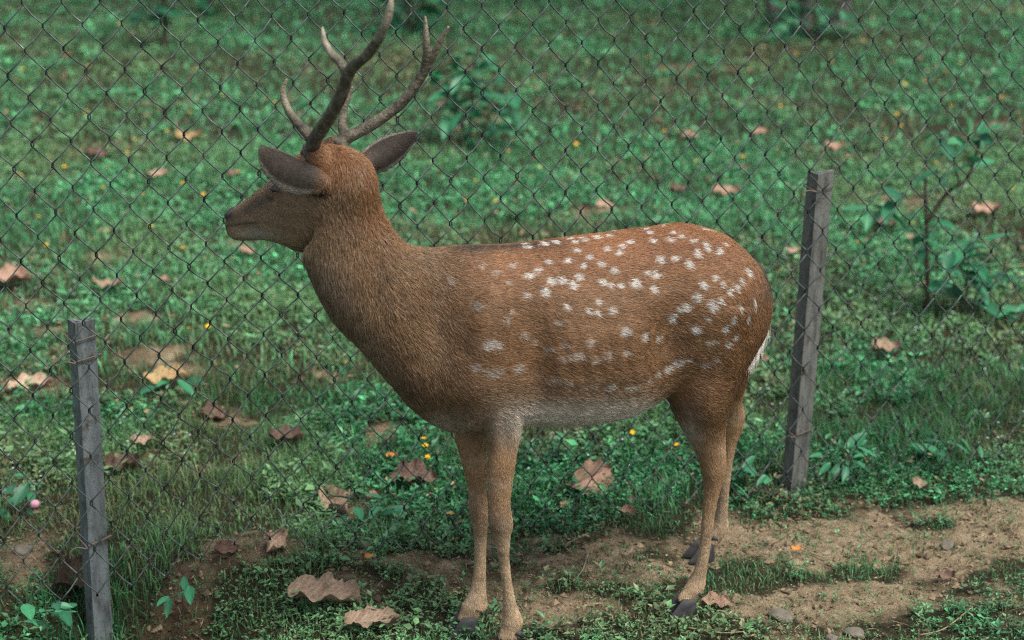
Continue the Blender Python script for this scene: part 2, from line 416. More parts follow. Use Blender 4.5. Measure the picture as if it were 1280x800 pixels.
stuff_mesh('ground_weeds', wp, M_WEED, 'low leafy green weeds growing among the grass', 'weeds')
# small white blossoms
x, y = view_points(2600, 3.25, 7.5); k = (fbm(x*2.2+5, y*2.2, 71, 2) > .52) & (fence_side(x, y) > .03); x = x[k]; y = y[k]
z = gheight(x, y)+rng.uniform(.03, .065, len(x)); nfl = len(x); parts = []
for q in range(5):
    az = q*2*math.pi/5+rng.random(nfl); d = np.stack([np.cos(az)*.95, np.sin(az)*.95, np.full(nfl, .3)], -1)
    parts.append(leaves(np.stack([x, y, z], -1), d, np.tile([[0, 0, 1.]], (nfl, 1)), rng.uniform(.0025, .0045, nfl), rng.uniform(.0025, .004, nfl), np.tile([[.55, .6, .66]], (nfl, 1)), 0, 0))
stuff_mesh('white_blossoms', parts, M_FLOWER, 'scattered tiny white blossoms among the grass', 'flowers')
# crumbs of soil, straw and leaf bits on the bare earth
x, y = view_points(26000, 2.45, 4.2); k = bareness(x, y) > .12; x = x[k]; y = y[k]; n0 = len(x)
az = rng.random(n0)*6.28; el = rng.normal(.1, .25, n0)
d = np.stack([np.cos(az)*np.cos(el), np.sin(az)*np.cos(el), np.sin(el)], -1)
nr = np.array([[0, 0, 1.]])+rng.normal(0, .35, (n0, 3)); nr /= np.linalg.norm(nr, axis=1)[:, None]
long_ = rng.random(n0) < .4
L = np.where(long_, rng.uniform(.012, .04, n0), rng.uniform(.003, .011, n0)); W = np.where(long_, rng.uniform(.0010, .0022, n0), L*rng.uniform(.4, .9, n0))
pal = np.array([[.17, .125, .08], [.09, .065, .045], [.28, .21, .135], [.045, .034, .025], [.06, .045, .03]])
lc = pal[rng.integers(0, 5, n0)]*rng.uniform(.7, 1.2, (n0, 1))
lp = [leaves(np.stack([x, y, gheight(x, y)+.003], -1), d, nr, L, W, lc, .3, .1)]
x, y = view_points(1700, 3.35, 9.5); n0 = len(x); k = fbm(x*1.9+8, y*1.9, 66, 3) > .42; x = x[k]; y = y[k]; n0 = len(x)     # fallen bits over the lawn
az = rng.random(n0)*6.28; el = rng.normal(.05, .3, n0); d = np.stack([np.cos(az)*np.cos(el), np.sin(az)*np.cos(el), np.sin(el)], -1)
nr = np.array([[0, 0, 1.]])+rng.normal(0, .4, (n0, 3)); nr /= np.linalg.norm(nr, axis=1)[:, None]
L = rng.uniform(.012, .030, n0)*(.75+.06*y); pal = np.array([[.30, .22, .15], [.22, .13, .09], [.12, .08, .055], [.36, .25, .19], [.30, .20, .07]])
lp.append(leaves(np.stack([x, y, gheight(x, y)+rng.uniform(.012, .03, n0)], -1), d, nr, L, L*rng.uniform(.35, .7, n0), pal[rng.integers(0, 5, n0)]*rng.uniform(.7, 1.2, (n0, 1)), .4, .2))
stuff_mesh('leaf_litter', lp, M_LITTER, 'dry straw and leaf crumbs on the bare soil', 'litter')
x, y = view_points(14000, 2.45, 3.9); k = bareness(x, y) > .22; x = x[k]; y = y[k]; n0 = len(x)
oc = np.array([[1, 0, 0], [-1, 0, 0], [0, 1, 0], [0, -1, 0], [0, 0, 1], [0, 0, -1.]])
of = np.array([[0, 2, 4], [2, 1, 4], [1, 3, 4], [3, 0, 4], [2, 0, 5], [1, 2, 5], [3, 1, 5], [0, 3, 5]])
sz = (rng.random(n0)**3*.009+.002)[:, None, None]
V = (oc[None]*rng.uniform(.5, 1.2, (n0, 6, 1))*sz)*np.array([1, 1, .7])+np.stack([x, y, gheight(x, y)+.001], -1)[:, None, :]
V = V+rng.normal(0, .12, V.shape)*sz
C = np.repeat(np.array([[.17, .128, .084]])*rng.uniform(.45, 1.2, (n0, 1)), 6, 0)
stuff_mesh('soil_crumbs', [(V.reshape(-1, 3), (np.arange(n0)[:, None, None]*6+of[None]).reshape(-1, 3), C)], M_LITTER, 'loose crumbs of tan soil on the bare ground', 'soil')

# ------------------------------------------------------------------ chain link fence
m, n, l, b = new_mat('weathered_wire')
tc = n.new('ShaderNodeTexCoord'); t = noise(n, l, 35, 4, .7, tc.outputs['Object'])
r = ramp(n, [(.35, (.035, .044, .046)), (.55, (.092, .112, .115)), (.75, (.20, .225, .23))]); l.new(t.outputs['Fac'], r.inputs[0])
at = n.new('ShaderNodeAttribute'); at.attribute_name = 'Col'; l.new(mixc(n, l, r.outputs[0], at.outputs['Color'], 1.0, 'MULTIPLY'), b.inputs['Base Color']); b.inputs['Metallic'].default_value = .6; b.inputs['Roughness'].default_value = .38
M_WIRE = m
CW = .0338
zk = [0.015]
while zk[-1] < 1.62: zk.append(zk[-1]+(.0500-.0075*smooth(0, .7, zk[-1])))
zk = np.array(zk)
def fence_pt(u, z, dep):
    u = np.asarray(u, float); z = np.asarray(z, float)
    uu = u+.010*(fbm(u*2.1, z*2.1, 201, 2)-.5)*2+(u-.1)*.03*(.5-z)
    zz = z+.014*(fbm(u*1.7+9, z*1.7, 202, 2)-.5)*2
    # lifted, sagging bottom edge by the left post
    lift = np.exp(-((u+.62)/.14)**2)*.085
    zz = zz+lift*np.clip(1-z/.7, 0, 1)
    dd = dep+.03*(fbm(u*1.3+3, z*1.3, 203, 2)-.5)+.012*smooth(.3, 1.3, z)
    return FP0[None]+FU[None]*uu[:, None]+FN[None]*dd[:, None]+np.array([[0, 0, 1.]])*zz[:, None]
fence = empty('chain_link_fence', tuple(FP0))
tag(fence, 'grey diamond chain link wire fence running behind the deer', 'fence')
F_INV = Matrix.Translation(fence.location).inverted()
nw0, nw1 = -42, 50
for wi in range(nw0, nw1+1):
    pts = []
    a = CW/2+.0010
    for k in range(len(zk)-1, -1, -1):
        s = 1 if (wi+k) % 2 == 0 else -1
        sn = -s
        uc = wi*CW+s*a
        jit = rng.normal(0, .0009, 2)
        z0 = zk[k]
        if k < len(zk)-1: pts.append((wi*CW+s*(a-.0034)+jit[0], z0+.0064+jit[1], 0.0))
        pts.append((uc+jit[0], z0+.0031, 0.0)); pts.append((uc+jit[0], z0-.0031, 0.0))
        if k > 0:
            pts.append((wi*CW+s*(a-.0034)+jit[0], z0-.0064+jit[1], 0.0))
            um = wi*CW+rng.normal(0, .0007); zm = (zk[k]+zk[k-1])/2
            pts.append((um, zm-.0012, 0.0))
    pts = np.array(pts)
    # flat spiral: strands running to the right lie in front, those running to the left behind
    du = np.gradient(pts[:, 0]); dep = np.where(np.abs(du) < .002, 0, np.sign(du)*.0017)
    P = fence_pt(pts[:, 0], pts[:, 1], dep)-FP0[None]
    V, Q, T = tube_arrays(P, .00145, 7)
    gr = np.where(np.abs(pts[:, 0]-wi*CW) > a-.003, .30, 1.15); gr = np.append(np.repeat(gr, 7), [.5, .5])   # rust and grime where the wires hook
    add('wire', np_mesh('wire', V, Q, T, np.repeat(gr[:, None], 3, 1)*np.array([[1.0, .97, .93]])), M_WIRE, fence)
# top line wire
uu = np.linspace(nw0*CW-.05, nw1*CW+.05, 60)
V, Q, T = tube_arrays(fence_pt(uu, np.full(60, zk[-1]), np.zeros(60))-FP0[None], .002, 6)
add('line_wire', np_mesh('line_wire', V, Q, T, np.ones((len(V), 3))), M_WIRE, fence)

# angle-iron posts
def post_mat(name, c, rust):
    m, n, l, b = new_mat(name)
    tc = n.new('ShaderNodeTexCoord'); mp = n.new('ShaderNodeMapping'); mp.inputs['Scale'].default_value = (1, 1, .18); l.new(tc.outputs['Object'], mp.inputs['Vector'])
    t = noise(n, l, 45, 6, .7, mp.outputs[0]); r = ramp(n, [(.30, tuple(q*.35 for q in c)), (.5, c), (.72, tuple(q*1.5 for q in c))]); l.new(t.outputs['Fac'], r.inputs[0])
    t2 = noise(n, l, 30, 8, .75, tc.outputs['Object']); r2 = ramp(n, [(.54, (0, 0, 0)), (.66, (1, 1, 1))]); l.new(t2.outputs['Fac'], r2.inputs[0])
    c2 = mixc(n, l, r.outputs[0], rust, r2.outputs[0])
    t3 = noise(n, l, 220, 3, .7, tc.outputs['Object']); r3 = ramp(n, [(.34, (.35, .33, .3)), (.42, (1, 1, 1))]); l.new(t3.outputs['Fac'], r3.inputs[0])
    l.new(mixc(n, l, c2, r3.outputs[0], .8, 'MULTIPLY'), b.inputs['Base Color'])
    b.inputs['Roughness'].default_value = .65; b.inputs['Specular IOR Level'].default_value = .3
    bump(n, l, b, t2.outputs['Fac'], .5, .003)
    return m
m, n, l, b = new_mat('rusty_tie_wire'); b.inputs['Base Color'].default_value = (.09, .07, .055, 1); b.inputs['Roughness'].default_value = .8; M_TIE = m
def angle_post(name, base_px, top_px, la, lb, rz, mat, label, ties, depth=.03):
    p0 = FP0+FN*depth
    B = on_plane(*base_px, p0, FN); Tp = on_plane(*top_px, p0, FN)
    lean = (Tp[:2]-B[:2])/(Tp[2]-B[2])
    zb = -.3; zt = Tp[2]
    root = empty(name, (B[0], B[1], 0)); tag(root, label, 'fence post', 'steel fence posts')
    th = .005
    # corner towards the camera, one flange to the left-back, one to the right-back
    prof = np.array([[0, 0], [lb, 0], [lb, th], [th, th], [th, la], [0, la]])
    c, s = math.cos(rz), math.sin(rz)
    prof = prof@np.array([[c, s], [-s, c]])
    rings = []
    zs = np.linspace(zb, zt, 26)
    for k, z in enumerate(zs):
        q = np.column_stack([prof, np.full(6, z)])
        q[:, :2] += lean*(z-B[2])+rng.normal(0, .0004, 2)
        if k == 25: q[:, 2] += rng.normal(0, .0015, 6)
        rings.append(q)
    mb = MB(); mb.rings(rings)
    me = mb.mesh(name, None, False)
    # concave section: rebuild the end caps as triangles fanned from the inner corner
    add('angle_iron', me, mat, root)
    for (z, slack, tail) in ties:
        z = zt+z
        cx = lean*(z-B[2])
        loop = []
        out = np.array([[-.004, -.005], [lb+.004, -.005], [lb+.005, th+.004], [th+.003, th+.005], [th+.004, la+.004], [-.005, la+.004], [-.006, -.004]])@np.array([[c, s], [-s, c]])
        for q, (ox, oy) in enumerate(out): loop.append((ox+cx[0], oy+cx[1], z+slack*math.sin(q*1.7)))
        if tail:
            e = loop[-1]; loop += [(e[0]-.018, e[1]-.006, e[2]+.004), (e[0]-.03, e[1]-.012, e[2]-.002), (e[0]-.033, e[1]-.01, e[2]-.02)]
        P = spline(np.array(loop), 50); V, Q, T = tube_arrays(P, .0016, 6)
        add('tie_wire', np_mesh('tie_wire', V, Q, T), M_TIE, root)
    return root
angle_post('fence_post', (116, 760), (94, 404), .032, .040, rad(40), post_mat('bluish_grey_steel', (.105, .122, .127), (.05, .035, .025)),
           'bluish grey angle iron post with rusty top at the left edge of the picture', [(-.035, .004, False), (-.075, .003, True), (-.46, .006, True)])
angle_post('fence_post', (988, 622), (1023, 217), .032, .045, rad(34), post_mat('weathered_grey_steel', (.108, .110, .103), (.05, .042, .033)),
           'weathered leaning grey post standing right of the deer rump', [(-.035, .003, True), (-.59, .005, True)])

# ------------------------------------------------------------------ the deer
A_D = rad(20.0)
DU = np.array([math.cos(A_D), math.sin(A_D), 0]); DN = np.array([-math.sin(A_D), math.cos(A_D), 0])   # DU: towards the rump, DN: away from camera
DP0 = np.array([-.033, 2.926, 0]); UP = np.array([0, 0, 1.0])
def dp(px, py, d=0.0): return on_plane(px, py, DP0+DN*d, DN)
A_H = rad(38)
HF = np.array([-math.cos(A_H), math.sin(A_H), 0]); HR = np.array([math.sin(A_H), math.cos(A_H), 0])     # head forward / head right
H0 = dp(425, 262, .015)
def hp(px, py, e=0.0): return on_plane(px, py, H0+HR*e, HR)
def hc(x, y, e=0.0): return hp(260+x/2.5, y/2.5, e)
TH = np.linspace(0, 2*math.pi, 28, endpoint=False)
def ring(T, B, w, lat, egg=0.0, p=2.0, comp=0.0):
    T = np.asarray(T); B = np.asarray(B); c = (T+B)/2; a = (T-B)/2; al = np.linalg.norm(a)
    if comp: a = a*math.sqrt(max(al*al-(w*comp)**2, (al*.6)**2))/al
    ct = np.cos(TH); st = np.sin(TH)
    if p != 2: ct = np.sign(ct)*np.abs(ct)**(2/p); st = np.sign(st)*np.abs(st)**(2/p)
    return c[None]+a[None]*ct[:, None]+np.asarray(lat)[None]*(w*st*(1-egg*ct))[:, None]
body = MB()
BS = [  # top px, bottom px, half width, egg, yaw towards the head's lateral axis
 (960,352, 957,392, .030,0,0),(954,331, 948,420, .068,0,0),(936,306, 926,450, .100,.0,0),(904,285, 897,478, .122,.03,0),(862,277, 860,478, .122,.06,0),
 (812,279, 815,500, .132,.10,0),(762,285, 765,523, .142,.12,0),(705,292, 706,533, .142,.12,0),(655,297, 655,533, .138,.12,0),(610,300, 607,540, .124,.15,0),
 (570,302, 563,543, .108,.18,0),(537,304, 522,523, .094,.15,0),(513,300, 484,482, .084,.1,.05),(498,288, 448,440, .075,.05,.15),(485,266, 417,406, .066,.0,.35),
 (474,238, 397,366, .058,0,.6),(463,213, 384,328, .052,0,.85)]
prm = np.array(BS, float); IN = np.interp(prm[:, 0], [430, 500, 560, 960], [6.5, 6.5, 4.5, 3.5])
dv = prm[:, 2:4]-prm[:, 0:2]; dv /= np.linalg.norm(dv, axis=1)[:, None]; prm[:, 0:2] += dv*IN[:, None]; prm[:, 2:4] -= dv*IN[:, None]; prm[:2, 0] -= 9; prm[:2, 2] -= 9; prm[2, 0] -= 6; prm[2, 2] -= 6
prm = spline(prm, 60)
rings = []
for r_ in prm:
    T = dp(r_[0], r_[1]); B = dp(r_[2], r_[3])
    yw = np.clip(r_[6], 0, 1); lat = DN*(1-yw)+HR*yw; lat /= np.linalg.norm(lat)
    if yw > 0:
        T = T*(1-yw*.5)+hp(r_[0], r_[1])*yw*.5; B = B*(1-yw*.5)+hp(r_[2], r_[3])*yw*.5
    rings.append(ring(T, B, r_[4], lat, r_[5], 2.15, .36*(1-min(1, yw*2))))
body.rings(rings)
# head
HS = [(74,663, 76,716,.016),(82,651, 84,740,.0225),(102,637, 102,750,.0245),(130,616, 130,750,.0255),(162,593, 166,746,.0285),(200,566, 212,749,.037),(240,534, 262,762,.047),
      (285,485, 312,778,.056),(345,458, 372,765,.058),(405,462, 435,730,.052),(465,490, 490,680,.040),(500,530,515,630,.02)]
prm = spline(np.array(HS, float), 40)
body.rings([ring(hc(q[0], q[1]), hc(q[2], q[3]), q[4], HR, .06 if q[0] > 180 else 0.0, 2.2) for q in prm])
# brow ridges / pedicles
for s in (-1, 1):
    b0 = hc(345, 500, s*.030); b1 = hc(335, 462, s*.036) if s < 0 else hc(408, 452, s*.036)
    body.tube(spline(np.array([b0, (b0+b1)/2, b1]), 8), np.linspace(.024, .017, 8), 14)
    e0 = hc(205, 600, s*.040)
    body.tube(np.array([e0-HF*.012, e0, e0+HF*.012]), [.010, .014, .010], 12)
# ears (thick cupped shells)
ears = MB(); EAR_FLIP = False
EPX = [0, .15, .32, .5, .65, .78, .88, .95, .985, 1]
EPS = {0: [.50, .74, .93, 1, .96, .83, .63, .41, .22, .05], 1: [.55, .82, .98, 1, .86, .64, .42, .22, .10, .02]}
def ear(base, tip, nrm, W, cup, kind):
    A = tip-base; L = np.linalg.norm(A); A = A/L
    N = nrm-A*np.dot(nrm, A); N /= np.linalg.norm(N); S = np.cross(A, N)
    rr = []
    ts = np.linspace(-1, 1, 15)
    for s in np.linspace(0, 1, 36):
        w = W*float(np.interp(s, EPX, EPS[kind]))
        c = base+A*L*s-N*.008*math.sin(s*3.1)
        cu = cup*(1-.4*s)*(w/W)
        up_ = [c+S*w*t*(1-.12*t*t)-N*cu*t*t for t in ts]
        th = .0065*(1-.5*s)
        dn_ = [c+S*w*t*(1-.12*t*t)-N*(cu*t*t+th*max(.25, 1-abs(t)**3)) for t in ts[::-1]]
        rr.append(np.array(up_+dn_))
    ears.rings([q_[::-1] for q_ in rr] if EAR_FLIP else rr)
    return base, tip, N, S, W, kind
CAMDIR = np.array([0, -1.0, .25])
EAR_L = ear(hc(392, 562, -.040), hc(164, 470, -.150), UP*.62-HR*.55-HF*.30, .038, .032, 0)
EAR_R = ear(hc(470, 525, .030), hc(653, 413, .115), UP*.5-HF*.75-HR*.15, .0295, .026, 1)
# legs: (left px, right px, py, depth offset, lateral half width)
FD = {k: float(np.dot(g-DP0, DN)) for k, g in FEETG.items()}
def leg(rows, k, top_d, n=46):
    rows = np.array(rows, float); pys = rows[:, 2]
    t = smooth(pys[0], pys[-1]*.55+pys[0]*.45, pys)*.75+.25*(pys-pys[0])/(pys[-1]-pys[0])
    dd = top_d*(1-t)+FD[k]*t
    prm = spline(np.column_stack([rows[:, :4], dd]), n)
    rr = []
    for x0, x1, py, w, d in prm:
        a = dp(x0, py, d); b_ = dp(x1, py, d)
        rr.append(ring(b_, a, w, DN, 0, 2.1))
    body.rings(rr)
leg([(575,665,440,.040),(590,660,490,.042),(604,652,532,.034),(610,646,560,.027),(610,640,600,.0215),(611,637,628,.0180),(611,640,649,.0205),(612,640,656,.0205),(618,637,671,.0150),(623,636,697,.0105),
     (628,640,732,.0105),(629,646,758,.0130),(629,653,774,.0158),(626,649,788,.0135),(622,647,798,.0138)], 'nf', -.076)
leg([(560,640,450,.038),(564,614,510,.038),(569,607,544,.031),(578,607,580,.025),(586,607,614,.0185),(587,611,637,.0205),(588,611,645,.0205),(592,608,662,.0150),(594,607,690,.0105),
     (591,607,725,.0105),(585,608,745,.0130),(578,609,757,.0158),(575,601,767,.0135),(571,597,774,.0138)], 'ff', .062)
leg([(855,949,375,.054),(842,941,430,.056),(833,923,470,.050),(836,911,500,.043),(848,905,526,.036),(862,905,552,.029),(873,906,573,.0235),(878,905,590,.0215),(881,900,608,.0160),(879,893,640,.0118),
     (874,886,690,.0110),(868,882,715,.0120),(858,880,733,.0158),(851,874,743,.0135),(847,870,749,.0138)], 'nh', -.070)
leg([(862,950,375,.054),(854,944,430,.054),(852,932,470,.046),(868,926,498,.033),(892,930,516,.0240),(899,928,532,.0205),(902,919,556,.0145),(900,912,598,.0115),(897,909,638,.0115),
     (890,909,660,.0155),(883,902,672,.0135),(876,896,680,.0138)], 'fh', .066)
# muscle masses
def blob(c, ax, r):
    u = np.linspace(0, math.pi, 12)[1:-1]; A, B_, C_ = ax
    body.rings([c+A*r[0]*math.cos(t)+math.sin(t)*(np.cos(TH)[:, None]*B_*r[1]+np.sin(TH)[:, None]*C_*r[2]) for t in u])
AX = (DU, UP, DN)
for s, dd in ((-1, 0), (1, 0)):
    blob(dp(612, 440, s*.070), AX, (.075, .125, .050))
    blob(dp(560, 475, s*.040), AX, (.07, .075, .045))
    blob(dp(893, 400, s*.062), AX, (.080, .110, .052))
    blob(dp(866, 430, s*.080), AX, (.045, .06, .035))
raw = body.mesh('deer_raw')
bme = remeshed(raw, .0046, 3, .5)
def relax(me, zones):
    v, _, _ = mesh_np(me); e = np.empty(len(me.edges)*2, np.int32); me.edges.foreach_get('vertices', e); e = e.reshape(-1, 2)
    deg = np.bincount(e.ravel(), minlength=len(v))[:, None]
    for c, r_, it in zones:
        w = smooth(1.0, .45, np.linalg.norm(v-c, axis=1)/r_)[:, None]*.6
        for _ in range(it):
            a_ = np.zeros_like(v); np.add.at(a_, e[:, 0], v[e[:, 1]]); np.add.at(a_, e[:, 1], v[e[:, 0]])
            v = v+w*(a_/deg-v)
    me.vertices.foreach_set('co', v.astype(np.float32).ravel()); me.update()
relax(bme, [(dp(425, 262, -.05), .11, 40), (dp(455, 250, .0), .10, 40), (dp(440, 262, .06), .10, 40), (dp(630, 470, -.10), .08, 10), (dp(880, 470, -.10), .08, 10), (dp(590, 535, -.04), .05, 10)])
# muscle, rib and hollow relief under the coat (both sides)
v, vn, _ = mesh_np(bme); d_ = (v-DP0)@DN; vm_ = v-DN[None]*(2*np.maximum(d_, 0))[:, None]; mx, my = project(vm_)
latw = np.abs(vn@DN)
am = np.zeros(len(v))
for cx, cy, rx, ry, h_ in ((600,415,34,70,.011),(585,480,30,34,.009),(668,455,24,60,-.010),(545,395,22,60,-.009),(905,385,46,60,.010),(838,430,26,52,-.015),(872,300,26,16,.006),(930,420,22,40,-.004),
                           (880,505,22,26,.006),(745,430,60,55,.006),(470,330,12,60,-.006),(430,360,26,40,.004),(790,345,60,22,-.004),(640,315,40,12,-.004),(630,545,12,26,-.004)):
    am += 1.9*h_*np.exp(-((mx-cx)/rx)**2-((my-cy)/ry)**2)
for k_ in range(6): am += .0022*np.exp(-((mx-(690+k_*19)-(my-430)*.25)/5)**2)*np.exp(-((my-425)/55)**2)       # faint ribs
am += .0035*(fbm(mx*.030, my*.030, 501, 3)-.5)*smooth(560, 520, my)+.0016*(fbm(mx*.10, my*.05, 502, 2)-.5)*smooth(530, 570, my)
v = v+vn*(am*latw)[:, None]; bme.vertices.foreach_set('co', v.astype(np.float32).ravel()); bme.update()
NBODY = len(bme.vertices)
bm = bmesh.new(); bm.from_mesh(bme); bm.from_mesh(ears.mesh('ears_raw')); bm.to_mesh(bme); bm.free()
bme.polygons.foreach_set('use_smooth', np.ones(len(bme.polygons), bool)); bme.update()
BV, BN, BT = mesh_np(bme)
bvh = BVHTree.FromPolygons([tuple(v) for v in BV], [tuple(t) for t in BT])

# spots: traced in a crop whose origin is (480,240) and scale 2.4615
SPOTS = """795,103;840,112;860,100;920,105,17,8;985,115,24,8;1020,120,20,7;812,125,14;742,118,14,6;683,135,15;652,142,14;610,150,14;580,155,13;522,158,14;485,162,14;435,170,18,10;365,165,16,8;330,160,14,7;883,127;910,138;875,148;820,150;750,155,14;727,170,13;720,188,12;682,177;945,150;985,160;990,175;960,188,14,16;1085,140,20,8;1045,160,9,7;1030,178;1022,185,8;845,208,14,15;892,205,13;935,222,14,15;627,202;560,210,17,10;500,215,12,6;665,222,11;608,228,14;702,243,14,12;587,180,12;390,228,14,7,.7;297,230,14,9,.45;340,248,14,11,.5;467,243,11;440,258,20,9;380,280,12,9,.45;205,270,16,12,.35;595,262,14,13;575,285,16,15;540,272,16,14;510,275,14,14;490,308,15,16;435,318,10,12,.8;668,278,15,12;690,285,10;725,290,14;770,280,20,16;827,300,13,14;805,252;830,255,14,13;978,288,13,16;1017,265,10,12;1037,285,7,9;1062,308,10,14;1082,292,9,14;1097,275,8,13;1117,245,12,18;958,325,13,16;1005,350,16,22;1033,335,11,12;925,355,17,15;883,388,16,18;905,362,9;990,390,7,10;953,422,16,16;1047,422,11,18;1072,392,9,18;1095,355,7,18;1120,385,7,18;1140,340,7,22;1078,448,9,14;1055,470,9,13;1000,463,26,12,.7;560,353,12;657,340,11;652,372,12,11;697,365,17,14,.8;625,365,9;282,352,18,15,.45;375,395,15,16,.55;388,370,11,9,.5;535,402,17,10,.45;740,430,20,15,.8;800,447,21,15,.8;842,452,14,13,.7;430,445,16,14,.45;460,462,12,10,.4;550,470,15,10,.5;632,465,19,14,.55;320,470,30,17,.7;350,475,13,14,.7;505,485,18,14,.4;595,505,26,15,.5;645,520,20,11,.5;685,505,20,15,.5;742,497,18,11,.6;570,510,14,14,.5;543,517,14,9,.5;275,540,16,14,.45;335,560,36,20,.5;300,548,14,12,.4;410,545,24,16,.55;520,580,24,12,.35;630,600,24,10,.45;690,602,24,12,.6;760,602,36,10,.7;560,590,20,9,.3;815,578,14,8,.6;840,562,18,10,.7;870,545,22,12,.8;900,525,24,14,.8;930,515,14,9,.7;985,530,30,12,.5;1020,515,14,12,.5"""
SP_C = []; SP_R = []; SP_S = []
for s in SPOTS.split(';'):
    q = [float(v) for v in s.split(',')]
    rx = q[2] if len(q) > 2 else 11; ry = q[3] if len(q) > 3 else min(rx, 10); st = q[4] if len(q) > 4 else 1.0
    d = ray(480+q[0]/2.4615, 240+q[1]/2.4615); d = d/np.linalg.norm(d)
    hit = bvh.ray_cast(Vector(EYE), Vector(d))[0]
    if hit is None: continue
    SP_C.append(np.array(hit)); SP_R.append((rx/2.4615/655*.82, ry/2.4615/640*.90)); SP_S.append(st)
SP_C = np.array(SP_C); SP_R = np.array(SP_R); SP_S = np.array(SP_S)

def head_mask(P):
    """1 on head, 0 on body; follows the throat line"""
    px, py = project(P)
    return smooth(-12, 30, 405-px+(250-py)*.35)*smooth(345, 300, py)
def seg_t(P, a, b):
    d = b-a; t = ((P-a)@d)/np.dot(d, d); return t, np.linalg.norm(P-(a+np.clip(t, 0, 1)[:, None]*d), axis=1)
def mirror(P):
    d = (P-DP0)@DN; return P-DN[None]*(2*np.maximum(d, 0))[:, None]
def coat(P, N, isear):
    """base colour of the coat at points P (normals N)"""
    Pm = mirror(P); px, py = project(Pm); tx, ty = project(P); u_ = P@DU
    c = np.tile(np.array([.172, .089, .042]), (len(P), 1))
    def mix(col, w): 
        nonlocal c
        w = np.clip(w, 0, 1)[:, None]; c = c*(1-w)+np.array(col)[None]*w
    mix((.205, .084, .033), smooth(390, 300, py)*smooth(520, 600, px)*.8)           # warm back
    mix((.185, .088, .040), smooth(880, 940, px)*smooth(520, 480, py)*.7)           # haunch
    mix((.152, .090, .047), smooth(640, 520, px)*.9)                                # grey-brown neck and shoulder
    mix((.20, .15, .105), smooth(450, 400, px-(py-330)*.55)*smooth(280, 330, py)*.6) # paler front of the neck
    mix((.19, .085, .036), np.exp(-((tx-470)/28)**2-((ty-245)/60)**2)*.9)           # warm nape
    mix((.24, .17, .115), smooth(455, 525, py)*smooth(560, 640, px)*smooth(860, 800, px)*.9)  # belly
    bel = smooth(490, 532, py+(.25-N[:, 2])*18-8)*smooth(600, 660, px)*smooth(850, 790, px)
    mix((.62, .54, .45), bel*.95)
    mix((.42, .36, .30), np.exp(-((px-545)/45)**2-((py-532)/16)**2)*.75)            # pale brisket
    legs = smooth(525, 575, py)
    mix((.335, .205, .112), legs)
    mix((.47, .345, .225), legs*smooth(610, 700, py)*.8)
    mix((.125, .09, .066), np.exp(-((px-628)/20)**2-((py-655)/14)**2)*.35)
    ln = vnoise(u_*22, P[:, 2]*60, 401)
    mix((.17, .11, .07), legs*smooth(.45, .9, ln)*.4)
    mix((.42, .32, .22), legs*smooth(.55, .95, vnoise(u_*30+7, P[:, 2]*25, 402))*.45)
    for kx, ky in ((627, 652), (598, 640)): mix((.10, .07, .05), np.exp(-((tx-kx+6)/9)**2-((ty-ky)/13)**2)*.5)
    mix((.50, .43, .35), np.exp(-((px-858)/16)**2-((py-545)/26)**2)*.8)            # pale front of the thigh
    mix((.06, .04, .03), np.exp(-((px-962)/10)**2-((py-352)/30)**2)*.8)
    sp = np.exp(-((py-(311-.062*(px-540)))/9)**2)*smooth(545, 585, px)*smooth(740, 660, px)
    mix((.030, .024, .020), sp*.95)                                                  # dark dorsal stripe
    hm = head_mask(P)*(1-smooth(430, 470, tx))
    mix((.262, .168, .096), hm*.9)
    mix((.20, .09, .038), np.exp(-(((tx-420)/46)**2+((ty-202)/30)**2)**1.5))          # rusty crown
    mix((.065, .05, .04), np.exp(-((tx-312)/40)**2-((ty-258-(tx-312)*-.55)/9)**2)*hm*.75)  # dark bridge of the nose
    mix((.46, .41, .35), np.exp(-((tx-318)/22)**2-((ty-292)/7)**2)*hm*.7)           # pale chin
    mix((.02, .018, .017), np.exp(-((tx-283)/9)**2-((ty-268)/9)**2)*1.3)                 # nose
    mix((.035, .028, .024), np.exp(-((ty-(282-(tx-286)*.16))/2.0)**2)*smooth(328, 320, tx)*.75*hm)  # mouth
    mix((.03, .022, .018), np.exp(-((tx-345)/7)**2-((ty-237)/6)**2)*hm*.8)                # dark eye rim
    for (a, b_, nn, ss, ww_, kk_) in (EAR_L, EAR_R):
        t, dist = seg_t(P, a, b_); w = smooth(.02, .25, t)*smooth(.065, .055, dist)*isear
        mix((.052, .040, .032), w)
        inner = ((N@nn) < -.15).astype(float)
        mix((.34, .29, .25), w*inner*.8)
        rim = np.abs((P-a)@ss)/(ww_*np.interp(t, EPX, EPS[kk_])+1e-6)
        mix((.38, .33, .29), w*smooth(.66, .82, rim)*.6)
    return c*.86
def spots(P):
    Pm = mirror(P); w = np.zeros(len(P)); u = Pm@DU; z = Pm[:, 2]; dl = Pm@DN
    px, py = project(Pm)
    ok = (px > 540) & (py < 530)
    idx = np.where(ok)[0]
    for C, R_, S in zip(SP_C, SP_R, SP_S):
        du = (u[idx]-C@DU)/R_[0]; dz = np.hypot(z[idx]-C[2], (dl[idx]-C@DN)*.8)/max(R_[1], .0055)
        w[idx] = np.maximum(w[idx], S*smooth(1.25, .7, np.sqrt(du*du+dz*dz)))
    return w
deer = empty('spotted_deer', (float(DP0[0]), float(DP0[1]), 0)); tag(deer, 'spotted brown stag with antlers standing in front of the wire fence', 'deer')
D_OFF = np.array(deer.location)
def local(me):
    me.transform(Matrix.Translation(deer.location).inverted()); return me
m, n, l, b = new_mat('deer_skin'); at = n.new('ShaderNodeAttribute'); at.attribute_name = 'Col'
